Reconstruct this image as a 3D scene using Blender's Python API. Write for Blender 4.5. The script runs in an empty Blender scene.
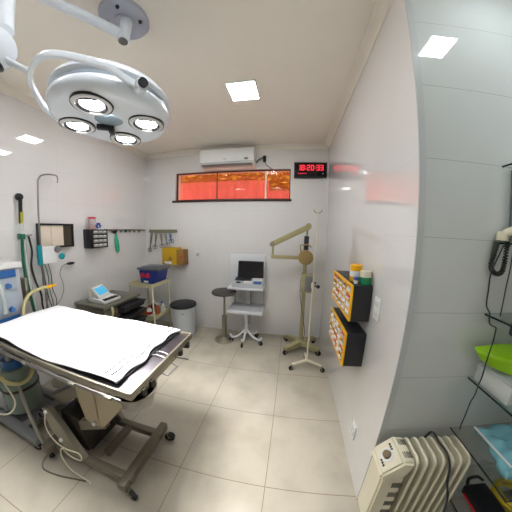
import bpy, bmesh, math, random
from mathutils import Vector, Matrix
random.seed(7)
S = bpy.context.scene
COL = S.collection
PI = math.pi
V = Vector

# ------------------------------------------------------------------ materials
def srgb(r, g, b):
    f = lambda c: (c/255/12.92) if c/255 <= .04045 else ((c/255+.055)/1.055)**2.4
    return (f(r), f(g), f(b), 1)

def mat(name, col, rough=.5, metal=0, spec=.5, emis=None, estr=0, trans=0, alpha=1, ior=1.45, coat=0, var=0, vscale=8, bump=0, bscale=40, aniso=0):
    m = bpy.data.materials.new(name); m.use_nodes = True
    nt = m.node_tree; b = nt.nodes['Principled BSDF']
    b.inputs['Base Color'].default_value = col
    b.inputs['Roughness'].default_value = rough
    b.inputs['Metallic'].default_value = metal
    b.inputs['Specular IOR Level'].default_value = spec
    b.inputs['IOR'].default_value = ior
    b.inputs['Transmission Weight'].default_value = trans
    b.inputs['Alpha'].default_value = alpha
    b.inputs['Coat Weight'].default_value = coat
    if emis:
        b.inputs['Emission Color'].default_value = emis
        b.inputs['Emission Strength'].default_value = estr
    tc = nt.nodes.new('ShaderNodeTexCoord')
    n = nt.nodes.new('ShaderNodeTexNoise'); n.inputs['Scale'].default_value = vscale; n.inputs['Detail'].default_value = 4
    nt.links.new(tc.outputs['Object'], n.inputs['Vector'])
    if var:
        mx = nt.nodes.new('ShaderNodeMix'); mx.data_type = 'RGBA'
        mx.inputs['A'].default_value = tuple(c*(1-var) for c in col[:3])+(1,)
        mx.inputs['B'].default_value = tuple(min(1, c*(1+var)) for c in col[:3])+(1,)
        nt.links.new(n.outputs['Fac'], mx.inputs['Factor'])
        nt.links.new(mx.outputs['Result'], b.inputs['Base Color'])
    if bump:
        n2 = nt.nodes.new('ShaderNodeTexNoise'); n2.inputs['Scale'].default_value = bscale
        nt.links.new(tc.outputs['Object'], n2.inputs['Vector'])
        bp = nt.nodes.new('ShaderNodeBump'); bp.inputs['Strength'].default_value = bump; bp.inputs['Distance'].default_value = .01
        nt.links.new(n2.outputs['Fac'], bp.inputs['Height']); nt.links.new(bp.outputs['Normal'], b.inputs['Normal'])
    return m

def tile_mat(name, col, axes, w, h, ox, oy, mort, mcol, rough, spec=.5, var=.04, vscale=1.5, bump=0, stain=0):
    """polished tiles laid on world axes (axes e.g. 'XZ'); joint lines at ox+k*w, oy+k*h"""
    m = bpy.data.materials.new(name); m.use_nodes = True
    nt = m.node_tree; N = nt.nodes; L = nt.links; b = N['Principled BSDF']
    g = N.new('ShaderNodeNewGeometry'); sp = N.new('ShaderNodeSeparateXYZ'); L.new(g.outputs['Position'], sp.inputs[0])
    def math_(op, a, v):
        x = N.new('ShaderNodeMath'); x.operation = op
        L.new(a, x.inputs[0])
        if isinstance(v, (int, float)): x.inputs[1].default_value = v
        else: L.new(v, x.inputs[1])
        return x.outputs[0]
    def line(axis, o, s):
        a = math_('SUBTRACT', sp.outputs[axis], o)
        a = math_('DIVIDE', a, s); f = math_('FRACT', a, 0)
        f = math_('SUBTRACT', f, .5); f = math_('ABSOLUTE', f, 0)
        # distance from joint = (.5-|f|)*s
        f = math_('SUBTRACT', f, .5); f = math_('MULTIPLY', f, -s)
        return math_('LESS_THAN', f, mort/2)
    la = line(axes[0], ox, w); lb = line(axes[1], oy, h)
    ln = math_('MAXIMUM', la, lb)
    n = N.new('ShaderNodeTexNoise'); n.inputs['Scale'].default_value = vscale; n.inputs['Detail'].default_value = 6; n.inputs['Roughness'].default_value = .6
    L.new(g.outputs['Position'], n.inputs['Vector'])
    mx = N.new('ShaderNodeMix'); mx.data_type = 'RGBA'
    mx.inputs['A'].default_value = tuple(c*(1-var) for c in col[:3])+(1,)
    mx.inputs['B'].default_value = tuple(min(1, c*(1+var)) for c in col[:3])+(1,)
    L.new(n.outputs['Fac'], mx.inputs['Factor'])
    out = mx.outputs['Result']
    if stain:
        n3 = N.new('ShaderNodeTexNoise'); n3.inputs['Scale'].default_value = 3.3; n3.inputs['Detail'].default_value = 8
        L.new(g.outputs['Position'], n3.inputs['Vector'])
        r = N.new('ShaderNodeValToRGB'); r.color_ramp.elements[0].position = .45; r.color_ramp.elements[1].position = .7
        L.new(n3.outputs['Fac'], r.inputs[0])
        k = math_('MULTIPLY', r.outputs['Color'], stain)
        m3 = N.new('ShaderNodeMix'); m3.data_type = 'RGBA'; L.new(k, m3.inputs['Factor']); L.new(out, m3.inputs['A'])
        m3.inputs['B'].default_value = tuple(c*.72 for c in col[:3])+(1,); out = m3.outputs['Result']
    m2 = N.new('ShaderNodeMix'); m2.data_type = 'RGBA'
    L.new(ln, m2.inputs['Factor']); L.new(out, m2.inputs['A']); m2.inputs['B'].default_value = mcol
    L.new(m2.outputs['Result'], b.inputs['Base Color'])
    rr = math_('MULTIPLY', ln, .5); rr = math_('ADD', rr, rough); L.new(rr, b.inputs['Roughness'])
    b.inputs['Specular IOR Level'].default_value = spec
    if rough < .1:
        b.inputs['Coat Weight'].default_value = 1; b.inputs['Coat Roughness'].default_value = .008; b.inputs['Coat IOR'].default_value = 1.55
    bp = N.new('ShaderNodeBump'); bp.inputs['Strength'].default_value = bump; bp.inputs['Distance'].default_value = .01
    n2 = N.new('ShaderNodeTexNoise'); n2.inputs['Scale'].default_value = 2.5; L.new(g.outputs['Position'], n2.inputs['Vector'])
    if bump:
        L.new(n2.outputs['Fac'], bp.inputs['Height']); L.new(bp.outputs['Normal'], b.inputs['Normal'])
    return m

WALLC = srgb(230, 229, 228)
M = {
 'wall_x': tile_mat('polished_wall_tile_side', WALLC, 'YZ', .622, .311, .8176, .284, .0016, srgb(196, 196, 196), .025, .7),
 'wall_y': tile_mat('polished_wall_tile_back', WALLC, 'XZ', .622, .311, -2.33, .284, .0016, srgb(200, 200, 198), .03, .6),
 'wall_alcove': tile_mat('polished_wall_tile_alcove', srgb(204, 209, 206), 'XZ', 4.0, .311, .528, .284, .0022, srgb(150, 152, 150), .03, .7),
 'floor': tile_mat('porcelain_floor_tile', srgb(182, 175, 160), 'XY', .5615, .578, -.05, .833, .0042, srgb(120, 105, 85), .14, .5, .06, 4, 0, .6),
 'ceiling': mat('ceiling_paint', srgb(244, 238, 226), .7, var=.03, vscale=3),
 'molding': mat('molding_plaster', srgb(240, 234, 222), .6),
 'edge': mat('corner_edge_trim', srgb(190, 194, 194), .15),
 'white': mat('white_enamel', srgb(226, 230, 234), .22, var=.02),
 'lightwhite': mat('surgical_light_enamel', srgb(226, 233, 240), .18, spec=.6, var=.02),
 'lightgrey': mat('surgical_light_band', srgb(160, 170, 180), .25),
 'whiteplastic': mat('white_plastic', srgb(225, 226, 224), .35, var=.02),
 'cream': mat('cream_paint', srgb(196, 190, 150), .35, var=.06),
 'creamwhite': mat('ivory_paint', srgb(226, 220, 196), .35, var=.03),
 'olive': mat('aged_olive_cream_paint', srgb(164, 156, 116), .35, var=.1, vscale=14),
 'gold': mat('brass_yellow_housing', srgb(160, 138, 88), .4, metal=.2, var=.1),
 'steel': mat('brushed_steel', srgb(150, 148, 146), .45, metal=1, var=.06, vscale=20),
 'steel_dull': mat('worn_steel', srgb(150, 145, 130), .42, metal=.8, var=.1, vscale=12),
 'beigemetal': mat('beige_painted_housing', srgb(168, 154, 128), .35, metal=.25, var=.05),
 'darkmetal': mat('dark_mechanism', srgb(52, 48, 42), .5, metal=.3, var=.1),
 'frame': mat('grey_brown_frame_paint', srgb(112, 104, 90), .35, metal=.3, var=.08),
 'black': mat('black_plastic', srgb(24, 25, 28), .35, var=.05),
 'charcoal': mat('charcoal_plastic', srgb(38, 39, 44), .45, var=.05),
 'rubber': mat('black_rubber', srgb(22, 22, 22), .7),
 'sheet': mat('white_cotton_sheet', srgb(240, 240, 242), .9, spec=.1, var=.02, bump=.35, bscale=25),
 'navy': mat('navy_hem', srgb(52, 56, 78), .85, spec=.1),
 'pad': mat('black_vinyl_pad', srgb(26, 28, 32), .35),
 'seat': mat('dark_grey_seat', srgb(60, 58, 56), .5),
 'greyplastic': mat('grey_plastic', srgb(120, 122, 124), .4),
 'machinegrey': mat('machine_grey', srgb(176, 180, 184), .35, var=.03),
 'machineblue': mat('machine_blue', srgb(46, 98, 160), .35, var=.05),
 'blue': mat('deep_blue_plastic', srgb(30, 50, 130), .3, var=.05),
 'lid': mat('grey_lid', srgb(96, 100, 110), .35),
 'red': mat('red_print', srgb(190, 30, 50), .4),
 'cardyellow': mat('yellow_cardboard', srgb(200, 160, 30), .6, var=.06),
 'cardbrown': mat('brown_cardboard', srgb(150, 112, 60), .7, var=.06),
 'yellow': mat('yellow_orange_plastic', srgb(250, 188, 22), .4, var=.03),
 'yellowhose': mat('pale_yellow_hose', srgb(206, 196, 140), .4),
 'greyhose': mat('grey_hose', srgb(150, 146, 130), .45),
 'greenhose': mat('green_hose', srgb(20, 96, 72), .4),
 'teal': mat('teal_fabric', srgb(20, 140, 150), .8, var=.1),
 'green': mat('green_glove', srgb(60, 180, 140), .6, var=.1),
 'lime': mat('lime_green_plastic', srgb(150, 205, 20), .35, var=.12, vscale=12),
 'clear': mat('clear_plastic', (.9, .95, .94, 1), .1, alpha=.3, spec=.6),
 'clearbox': mat('frosted_clear_box', (.86, .92, .88, 1), .15, alpha=.45, spec=.6),
 'glass': mat('shelf_glass', (.75, .9, .86, 1), .02, trans=1.0, alpha=.25, ior=1.45),
 'glassedge': mat('dark_green_glass_edge', srgb(18, 40, 38), .15),
 'tealpack': mat('teal_sterile_pack', srgb(128, 192, 204), .25, var=.15, vscale=14),
 'paper': mat('white_paper', srgb(232, 232, 232), .8),
 'pink': mat('pink_jar', srgb(205, 60, 90), .35),
 'bluejar': mat('blue_jar', srgb(60, 90, 170), .35),
 'greenjar': mat('green_jar', srgb(20, 130, 80), .35),
 'orangejar': mat('amber_jar', srgb(170, 90, 60), .4),
 'wood': mat('dark_window_wood', srgb(60, 40, 38), .5),
 'screen': mat('dark_screen', srgb(18, 16, 20), .12),
 'viewer': mat('viewer_panel', srgb(232, 218, 200), .4, var=.03),
 'viewerdark': mat('viewer_dark_panel', srgb(70, 62, 50), .3),
 'lcd': mat('blue_lcd', srgb(60, 150, 190), .3, emis=srgb(70, 170, 210), estr=.5),
 'dark': mat('dark_recess', srgb(30, 30, 30), .8),
 'capgrey': mat('cap_grey', srgb(110, 108, 106), .4),
 'platemetal': mat('ceiling_plate_paint', srgb(186, 190, 202), .3, metal=.2, var=.03),
 'heater': mat('ivory_heater_enamel', srgb(222, 216, 192), .3, var=.03),
 'led': mat('ceiling_led_panel', (1, 1, 1, 1), .5, emis=(.98, .985, 1, 1), estr=34),
 'ledcool': mat('ceiling_led_panel_cool', (1, 1, 1, 1), .5, emis=(.86, .95, 1, 1), estr=48),
 'bulb': mat('surgical_bulb', (1, 1, 1, 1), .5, emis=(.97, .98, 1, 1), estr=22),
 'bulboff': mat('unlit_reflector', srgb(170, 190, 205), .12, metal=.5),
 'clockred': mat('red_led_digits', (.6, .03, .05, 1), .5, emis=(1, .04, .07, 1), estr=.75),
 'redwall': mat('red_painted_yard_wall', srgb(196, 92, 94), .7, var=.55, vscale=6),
 'orangeleaf': mat('orange_autumn_foliage', srgb(236, 150, 50), .7, var=.85, vscale=5),
 'brownleaf': mat('dark_foliage', srgb(70, 34, 20), .8, var=.4),
}
# vertical streaks on the red yard wall (dirt run marks)
nt = M['redwall'].node_tree
for nd in nt.nodes:
    if nd.type == 'TEX_NOISE':
        mp = nt.nodes.new('ShaderNodeMapping'); mp.inputs['Scale'].default_value = (2.2, 1, .3)
        tc = [n for n in nt.nodes if n.type == 'TEX_COORD'][0]
        nt.links.new(tc.outputs['Object'], mp.inputs['Vector']); nt.links.new(mp.outputs['Vector'], nd.inputs['Vector'])

# ------------------------------------------------------------------ mesh builder
class MB:
    def __init__(self): self.bm = bmesh.new()
    def _v(self, co): return self.bm.verts.new(co)
    def box(self, x0, x1, y0, y1, z0, z1, bev=0, mtx=None, seg=2):
        b = bmesh.new()
        bmesh.ops.create_cube(b, size=1)
        for v in b.verts:
            v.co = V(((x0+x1)/2+v.co.x*(x1-x0), (y0+y1)/2+v.co.y*(y1-y0), (z0+z1)/2+v.co.z*(z1-z0)))
        if bev:
            bmesh.ops.bevel(b, geom=list(b.edges), offset=bev, segments=seg, affect='EDGES', profile=.5)
        return self._merge(b, mtx)
    def _merge(self, b, mtx=None):
        if mtx is not None: bmesh.ops.transform(b, matrix=mtx, verts=b.verts)
        me = bpy.data.meshes.new('tmp'); b.to_mesh(me); b.free()
        self.bm.from_mesh(me); bpy.data.meshes.remove(me)
        return self
    def tube(self, pts, r, seg=10, cap=True, closed=False):
        pts = [V(p) for p in pts]; n = len(pts)
        rs = r if isinstance(r, (list, tuple)) else [r]*n
        rings = []; up = None
        for i, p in enumerate(pts):
            if closed: t = (pts[(i+1) % n]-pts[i-1])
            else: t = (pts[min(i+1, n-1)]-pts[max(i-1, 0)])
            t = t.normalized() if t.length > 1e-9 else V((0, 0, 1))
            if up is None:
                up = V((0, 0, 1)) if abs(t.z) < .9 else V((1, 0, 0))
            s = t.cross(up)
            if s.length < 1e-6: s = t.orthogonal()
            s.normalize(); u = s.cross(t).normalized(); up = u
            rings.append([self._v(p+(s*math.cos(2*PI*k/seg)+u*math.sin(2*PI*k/seg))*rs[i]) for k in range(seg)])
        m = n if closed else n-1
        for i in range(m):
            a, b = rings[i], rings[(i+1) % n]
            for k in range(seg):
                self.bm.faces.new((a[k], a[(k+1) % seg], b[(k+1) % seg], b[k]))
        if cap and not closed:
            self.bm.faces.new(rings[0][::-1]); self.bm.faces.new(rings[-1])
        return self
    def cyl(self, p0, p1, r, seg=20): return self.tube([p0, p1], r, seg)
    def lathe(self, prof, c=(0, 0, 0), seg=32, axis=None, cap=True):
        """prof: list of (r,z); revolves about z through c, or about axis vector"""
        b = bmesh.new(); rings = []
        for r, z in prof:
            rings.append([b.verts.new((r*math.cos(2*PI*k/seg), r*math.sin(2*PI*k/seg), z)) for k in range(seg)])
        for i in range(len(rings)-1):
            for k in range(seg):
                b.faces.new((rings[i][k], rings[i][(k+1) % seg], rings[i+1][(k+1) % seg], rings[i+1][k]))
        if cap:
            if prof[0][0] > 1e-6: b.faces.new(rings[0][::-1])
            if prof[-1][0] > 1e-6: b.faces.new(rings[-1])
        bmesh.ops.remove_doubles(b, verts=b.verts, dist=1e-6)
        mt = Matrix.Translation(V(c))
        if axis is not None:
            mt = mt @ V((0, 0, 1)).rotation_difference(V(axis).normalized()).to_matrix().to_4x4()
        return self._merge(b, mt)
    def prism(self, poly, axis, a, b_, bev=0):
        """poly 2D in the other two axes order; extruded along axis from a to b_"""
        b = bmesh.new()
        def P(u, v, w):
            return {'x': (w, u, v), 'y': (u, w, v), 'z': (u, v, w)}[axis]
        A = [b.verts.new(P(u, v, a)) for u, v in poly]; B = [b.verts.new(P(u, v, b_)) for u, v in poly]
        b.faces.new(A); b.faces.new(B[::-1])
        for i in range(len(poly)):
            j = (i+1) % len(poly); b.faces.new((A[i], B[i], B[j], A[j]))
        if bev: bmesh.ops.bevel(b, geom=list(b.edges), offset=bev, segments=2, affect='EDGES')
        return self._merge(b)
    def quad(self, pts):
        self.bm.faces.new([self._v(p) for p in pts]); return self
    def sphere(self, c, r, seg=20, sc=(1, 1, 1)):
        b = bmesh.new(); bmesh.ops.create_uvsphere(b, u_segments=seg, v_segments=seg//2, radius=r)
        return self._merge(b, Matrix.Translation(V(c)) @ Matrix.Diagonal((*sc, 1)))
    def xf(self, mtx): bmesh.ops.transform(self.bm, matrix=mtx, verts=self.bm.verts); return self
    def build(self, name, material, parent=None, smooth=True, mod=None):
        bmesh.ops.recalc_face_normals(self.bm, faces=self.bm.faces)
        me = bpy.data.meshes.new(name); self.bm.to_mesh(me); self.bm.free()
        mats = material if isinstance(material, (list, tuple)) else [material]
        for m in mats: me.materials.append(M[m] if isinstance(m, str) else m)
        if smooth:
            for p in me.polygons: p.use_smooth = True
            try: me.set_sharp_from_angle(angle=math.radians(35))
            except Exception: pass
        o = bpy.data.objects.new(name, me); COL.objects.link(o)
        if parent is not None:
            o.parent = parent
            w = parent.matrix_world.copy()
            p = parent; T = Matrix.Identity(4)
            while p is not None:
                T = p.matrix_basis @ T; p = p.parent
            o.matrix_basis = T.inverted()      # meshes are built in world coordinates
        return o

def tag(o, label=None, cat=None, group=None, kind=None):
    if label: o['label'] = label
    if cat: o['category'] = cat
    if group: o['group'] = group
    if kind: o['kind'] = kind
    return o
def thing(name, loc, label, cat, group=None):
    o = bpy.data.objects.new(name, None); o.empty_display_size = .05; COL.objects.link(o); o.location = loc
    return tag(o, label, cat, group)
def lab(o, t): o['label'] = t; return o
def mesh_origin(o, c):
    """moves a top-level mesh's origin to c, keeping it in place"""
    c = V(c); o.data.transform(Matrix.Translation(-c)); o.location = c; return o
def copy_tree(o, parent=None, data=True):
    c = o.copy(); COL.objects.link(c); c.parent = parent
    for ch in [x for x in list(bpy.data.objects) if x.parent == o]: copy_tree(ch, c)
    return c
def spline(pts, n=8, closed=False):
    pts = [V(p) for p in pts]; out = []; m = len(pts)
    rng = m if closed else m-1
    for i in range(rng):
        p0 = pts[i-1] if (i > 0 or closed) else pts[0]*2-pts[1]
        p1 = pts[i]; p2 = pts[(i+1) % m]
        p3 = pts[(i+2) % m] if (i+2 < m or closed) else pts[-1]*2-pts[-2]
        for k in range(n):
            t = k/n
            out.append(.5*((2*p1)+(-p0+p2)*t+(2*p0-5*p1+4*p2-p3)*t*t+(-p0+3*p1-3*p2+p3)*t**3))
    if not closed: out.append(pts[-1])
    return out
def rotbox(c, sx, sy, sz, rz=0, rx=0, ry=0, bev=0):
    m = MB(); m.box(-sx/2, sx/2, -sy/2, sy/2, -sz/2, sz/2, bev)
    return m.xf(Matrix.Translation(V(c)) @ Matrix.Rotation(rz, 4, 'Z') @ Matrix.Rotation(ry, 4, 'Y') @ Matrix.Rotation(rx, 4, 'X'))

# ------------------------------------------------------------------ room constants (metres)
XL, XR, YB, YC, H = -2.33, .5, 2.894, .8176, 2.76
YR, XA = -1.7, 1.55          # rear wall, alcove side wall
W0, W1, WZ0, WZ1 = -1.765, -.015, 1.995, 2.42   # window opening

def struct(name, mb, m, label=None):
    o = mb.build(name, m, smooth=False); o['kind'] = 'structure'
    if label: o['label'] = label
    return o
struct('floor', MB().box(XL-.1, XA+.1, YR-.1, YB+.1, -.08, 0), 'floor', 'beige porcelain tile floor')
struct('ceiling', MB().box(XL-.1, XA+.1, YR-.1, YB+.1, H, H+.08), 'ceiling', 'warm white painted ceiling')
struct('wall_left', MB().box(XL-.1, XL, YR-.1, YB+.15, 0, H), 'wall_x', 'left wall of polished white tiles')
w = MB()
w.box(XL, W0, YB, YB+.15, 0, H).box(W1, XR, YB, YB+.15, 0, H).box(W0, W1, YB, YB+.15, 0, WZ0).box(W0, W1, YB, YB+.15, WZ1, H)
struct('wall_back', w, 'wall_y', 'back wall of polished white tiles with the high window')
struct('wall_right', MB().box(XR, XR+.1, YC+.0, YB+.15, 0, H), 'wall_x', 'right wall of polished white tiles carrying the drawer cabinets')
struct('wall_alcove', MB().box(XR+.1, XA+.1, YC, YC+.1, 0, H).box(XR+.0275, XR+.1, YC-.0002, YC+.0, 0, H), 'wall_alcove', 'alcove wall of large polished grey white tiles')
struct('wall_side', MB().box(XA, XA+.1, YR-.1, YC, 0, H), 'wall_x')
struct('wall_rear', MB().box(XL, XA, YR-.1, YR, 0, H), 'wall_y')
struct('trim_1', MB().box(XR-.0008, XR+.028, YC-.006, YC-.0002, 0, H), 'edge', 'narrow grey tile edge at the wall corner')
# crown molding: cove profile along back, left and right walls
def molding(name, p0, p1, inward):
    prof = [(0, -.062), (.006, -.062), (.010, -.05), (.022, -.034), (.04, -.018), (.055, -.012), (.06, -.006), (.06, 0), (0, 0)]
    m = MB(); p0 = V(p0); p1 = V(p1); d = V(inward)
    A = [m._v(p0+d*a+V((0, 0, b))) for a, b in prof]; B = [m._v(p1+d*a+V((0, 0, b))) for a, b in prof]
    for i in range(len(prof)):
        j = (i+1) % len(prof); m.bm.faces.new((A[i], A[j], B[j], B[i]))
    m.bm.faces.new(A); m.bm.faces.new(B[::-1])
    o = m.build(name, 'molding'); o['kind'] = 'structure'; return o
molding('trim_2', (XL, YB, H), (XR, YB, H), (0, -1, 0))
molding('trim_3', (XL, YR, H), (XL, YB-.06, H), (1, 0, 0))
molding('trim_4', (XR, YC, H), (XR, YB-.06, H), (-1, 0, 0))

# window
win = bpy.data.objects.new('window_1', None); COL.objects.link(win); win.location = ((W0+W1)/2, YB+.05, (WZ0+WZ1)/2); win['kind'] = 'structure'
win['label'] = 'long high window looking onto a red yard wall'
f = MB()
f.box(W0, W1, YB+.03, YB+.07, WZ1-.012, WZ1).box(W0, W1, YB+.03, YB+.07, WZ0, WZ0+.015)
f.box(W0, W0+.012, YB+.03, YB+.07, WZ0, WZ1).box(W1-.012, W1, YB+.03, YB+.07, WZ0, WZ1)
f.build('window_frame', 'wood', win, smooth=False)
MB().box(-.375, -.352, YB+.035, YB+.065, WZ0+.01, WZ1-.02).build('mullion', 'creamwhite', win, smooth=False)
MB().box(-1.100, -1.092, YB+.04, YB+.06, WZ0+.01, WZ1-.01).build('mullion', 'wood', win, smooth=False)
MB().box(W0+.01, W1-.01, YB+.048, YB+.052, WZ0+.01, WZ1-.01).build('window_glass', mat('window_pane', (1, 1, 1, 1), 0, trans=1, ior=1.45, alpha=.15), win, smooth=False)
MB().box(W0-.045, W1+.02, YB-.022, YB+.03, WZ0-.028, WZ0+.002, .004).build('window_sill', 'wood', win)

# yard outside
o = MB().box(-3.4, -.42, 3.9, 4.02, 1.2, 2.52).build('yard_wall', 'redwall', smooth=False)
tag(o, 'tall red painted yard wall outside, behind the left and middle panes', 'wall')
o = MB().box(-.42, 1.4, 3.95, 4.07, 1.2, 2.33).build('low_yard_wall', 'redwall', smooth=False)
tag(o, 'lower red painted wall outside, behind the right pane', 'wall')
def foliage(name, x0, x1, y, z0, z1, n, m, label, size=.05):
    b = MB()
    for i in range(n):
        c = V((random.uniform(x0, x1), y+random.uniform(0, .35), random.uniform(z0, z1)))
        s = random.uniform(.5, 1.3)*size
        R_ = Matrix.Rotation(random.uniform(0, 6.28), 4, 'Z') @ Matrix.Rotation(random.uniform(0, 3), 4, 'X')
        pts = [c+(R_ @ V(p))*s for p in ((-1, 0, 0), (0, .45, .1), (1, 0, 0), (0, -.45, -.1))]
        b.quad(pts)
    o = b.build(name, m, smooth=False); return tag(o, label, 'foliage', kind='stuff')
foliage('hedge_leaves', -3.6, 1.6, 4.3, 2.2, 3.3, 2300, 'orangeleaf', 'orange lit leaves beyond the red yard wall', .07)
o = MB().box(-5, 3, 4.9, 4.95, 1, 4.5).build('house_wall', mat('ochre_render', srgb(150, 80, 30), .8, var=.2), smooth=False)
tag(o, 'ochre rendered wall far behind the foliage outside', 'wall')

# ceiling light panels
PAN = [(-.42, 1.685), (-1.34, 1.665), (-.42, .2), (-1.455, .15)]  # last two are out of view, added to raise the general light
def panel(x, y, s, m, label, group=None):
    t = thing('ceiling_light', (x, y, H), label, 'ceiling light', group)
    h = s/2
    fr = MB(); fr.box(x-h-.008, x+h+.008, y-h-.008, y-h, H-.012, H).box(x-h-.008, x+h+.008, y+h, y+h+.008, H-.012, H)
    fr.box(x-h-.008, x-h, y-h, y+h, H-.012, H).box(x+h, x+h+.008, y-h, y+h, H-.012, H)
    fr.build('frame', 'whiteplastic', t, smooth=False)
    MB().box(x-h, x+h, y-h, y+h, H-.008, H-.001).build('diffuser', m, t, smooth=False)
    return t
plabs = ['square white ceiling light panel seen between the surgical light and the right wall',
 'square ceiling light panel hidden above the surgical light head, mirrored in the left wall',
 'unseen square ceiling panel overhead near the camera, right row, added for general light',
 'unseen square ceiling panel above the operating table near edge, added for general light']
for (x, y), l in zip(PAN, plabs): panel(x, y, .235, 'led', l, 'square ceiling light panels')
panel(.93, .405, .165, 'ledcool', 'small cool ceiling light panel mirrored high in the alcove wall')

# ------------------------------------------------------------------ surgical light
def surgical_light():
    cx, cy, z0 = -.83, .76, 2.03
    t = thing('surgical_light', (-.915, .85, H), 'large white four bulb surgical light hung on a jointed arm from the ceiling', 'surgical light')
    # ceiling plate
    pl = MB().lathe([(0, H-.03), (.05, H-.03), (.052, H-.022), (.135, H-.02), (.140, H-.012), (.140, H-.0)], (-.935, .85, 0), 48).build('ceiling_plate', 'platemetal', t)
    for k in range(4):
        a = k*PI/2+.35
        MB().lathe([(0, H-.032), (.008, H-.032), (.012, H-.019)], (-.935+.095*math.cos(a), .85+.095*math.sin(a), 0), 12).build('bolt', 'black', pl)
    MB().lathe([(0, 2.595), (.028, 2.595), (.034, 2.6), (.034, H-.01)], (-.915, .85, 0), 24).build('pivot_shaft', 'lightwhite', t)
    lab(MB().lathe([(0, 2.588), (.026, 2.588), (.026, 2.596)], (-.915, .85, 0), 24).build('pivot_cap', 'capgrey', t), 'grey round cap under the pivot')
    e = V((-1.2, .39, 2.64))
    MB().cyl((-.915, .85, 2.635), e, .027, 24).build('upper_arm', 'lightwhite', t)
    MB().lathe([(0, -.06), (.05, -.06), (.055, -.05), (.055, .05), (0, .06)], e, 24).build('elbow_joint', 'lightwhite', t)
    j = V((-1.046, .35, 2.2))
    MB().tube([e, (-1.102, .35, 2.60), (-1.01, .362, 2.27), j+V((0, 0, .03))], .034, 20).build('spring_arm', 'lightwhite', t)
    jn = MB().lathe([(0, -.05), (.055, -.05), (.072, -.042), (.078, -.02), (.078, .02), (.072, .042), (.055, .05), (0, .05)], j, 36, axis=(.9, -.15, -.35)).build('wrist_joint', 'lightwhite', t)
    MB().lathe([(0, -.07), (.05, -.062), (.062, -.045)], j+V((0.01, 0.0, -.01)), 28, axis=(.2, .3, 1)).build('joint_cover', 'black', jn)
    # yoke: flat band half ring round the head
    zc = 2.185
    ym = V((-.951, .449, 2.13))
    MB().tube([j+V((.03, .03, -.03)), (j+ym)/2+V((0, 0, -.01)), ym], .013, 12).build('yoke_rod', 'lightwhite', t)
    pts = [(-.575, .648, 2.085), (-.602, .583, 2.09), (-.627, .52, 2.10), (-.708, .462, 2.115), (-.785, .422, 2.125), (-.865, .421, 2.13), (-.951, .449, 2.13), (-1.011, .493, 2.115), (-1.107, .608, 2.10), (-1.14, .70, 2.09), (-1.14, .79, 2.085), (-1.10, .87, 2.085)]
    sp = spline(pts, 6)
    yk = MB(); prev = None; L_ = len(sp)
    rings = []
    for i, p in enumerate(sp):
        tt = (sp[min(i+1, L_-1)]-sp[max(i-1, 0)]).normalized()
        s = tt.cross(V((0, 0, 1))).normalized()
        hh, ww = .012, .007
        rings.append([yk._v(p+s*a+V((0, 0, b))) for a, b in ((-ww, -hh), (ww, -hh), (ww*1.3, 0), (ww, hh), (-ww, hh), (-ww*1.3, 0))])
    for i in range(L_-1):
        for k in range(6): yk.bm.faces.new((rings[i][k], rings[i][(k+1) % 6], rings[i+1][(k+1) % 6], rings[i+1][k]))
    yk.bm.faces.new(rings[0]); yk.bm.faces.new(rings[-1][::-1])
    yk.build('yoke', 'lightwhite', t)
    # head : shallow dome with rolled rim
    prof = [(0, z0+.006), (.10, z0+.003), (.215, z0), (.243, z0+.004), (.260, z0+.016), (.270, z0+.036), (.272, z0+.05), (.266, z0+.068), (.259, z0+.075),
            (.259, z0+.092), (.266, z0+.098), (.270, z0+.106), (.266, z0+.122), (.25, z0+.142), (.21, z0+.165), (.15, z0+.182), (.07, z0+.191), (0, z0+.193)]
    hd = MB().lathe(prof, (cx, cy, 0), 72).build('lamp_head', 'lightwhite', t)
    MB().lathe([(.258, z0+.075), (.2598, z0+.076), (.2598, z0+.091), (.258, z0+.092)], (cx, cy, 0), 72, cap=False).build('seam_ring', 'lightgrey', hd)
    # pivot with black cap
    ax = (V((-.571, .642, 2.08))-V((cx, cy, 2.08))).normalized()
    MB().cyl(V((cx, cy, 2.085))+ax*.25, V((cx, cy, 2.085))+ax*.30, .026, 24).build('pivot_boss', 'lightwhite', hd)
    lab(MB().cyl(V((cx, cy, 2.09))+ax*.299, V((cx, cy, 2.09))+ax*.312, .019, 24).build('pivot_knob', 'black', hd), 'black round cap on the yoke pivot')
    # four lit lamps and central handle
    for k, on in ((0, 1), (1, 1), (2, 1), (3, 1)):
        a = math.radians(20.0)+k*PI/2
        lx, ly = cx+.17*math.cos(a), cy+.17*math.sin(a)
        lp = MB().lathe([(.060, z0+.004), (.062, z0-.010), (.073, z0-.010), (.078, z0-.004), (.078, z0+.008), (.06, z0+.008)], (lx, ly, 0), 40, cap=False).build('lamp_ring', 'whiteplastic', t)
        MB().lathe([(.079, z0-.006), (.0815, z0-.006), (.0815, z0+.006), (.079, z0+.006)], (lx, ly, 0), 40, cap=False).build('gasket', 'black', lp)
        MB().lathe([(0, z0-.003), (.046, z0-.002), (.048, z0+.002)], (lx, ly, 0), 32).build('bulb', 'bulb', lp)
        for q in range(3):
            b0 = q*2*PI/3+.5
            pts2 = [(lx+.055*math.cos(b0+u*.2), ly+.055*math.sin(b0+u*.2), z0-.008) for u in range(7)]
            MB().tube(pts2, .0042, 6).build('retaining_clip', 'black', lp)
        MB().lathe([(.048, z0-.002), (.061, z0-.006), (.061, z0+.003), (.048, z0+.003)], (lx, ly, 0), 32, cap=False).build('reflector', 'steel', lp)
    MB().lathe([(0, z0-.006), (.05, z0-.003), (.062, z0+.004)], (cx+.015, cy-.03, 0), 36).build('centre_lens', 'bulboff', t)
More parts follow.
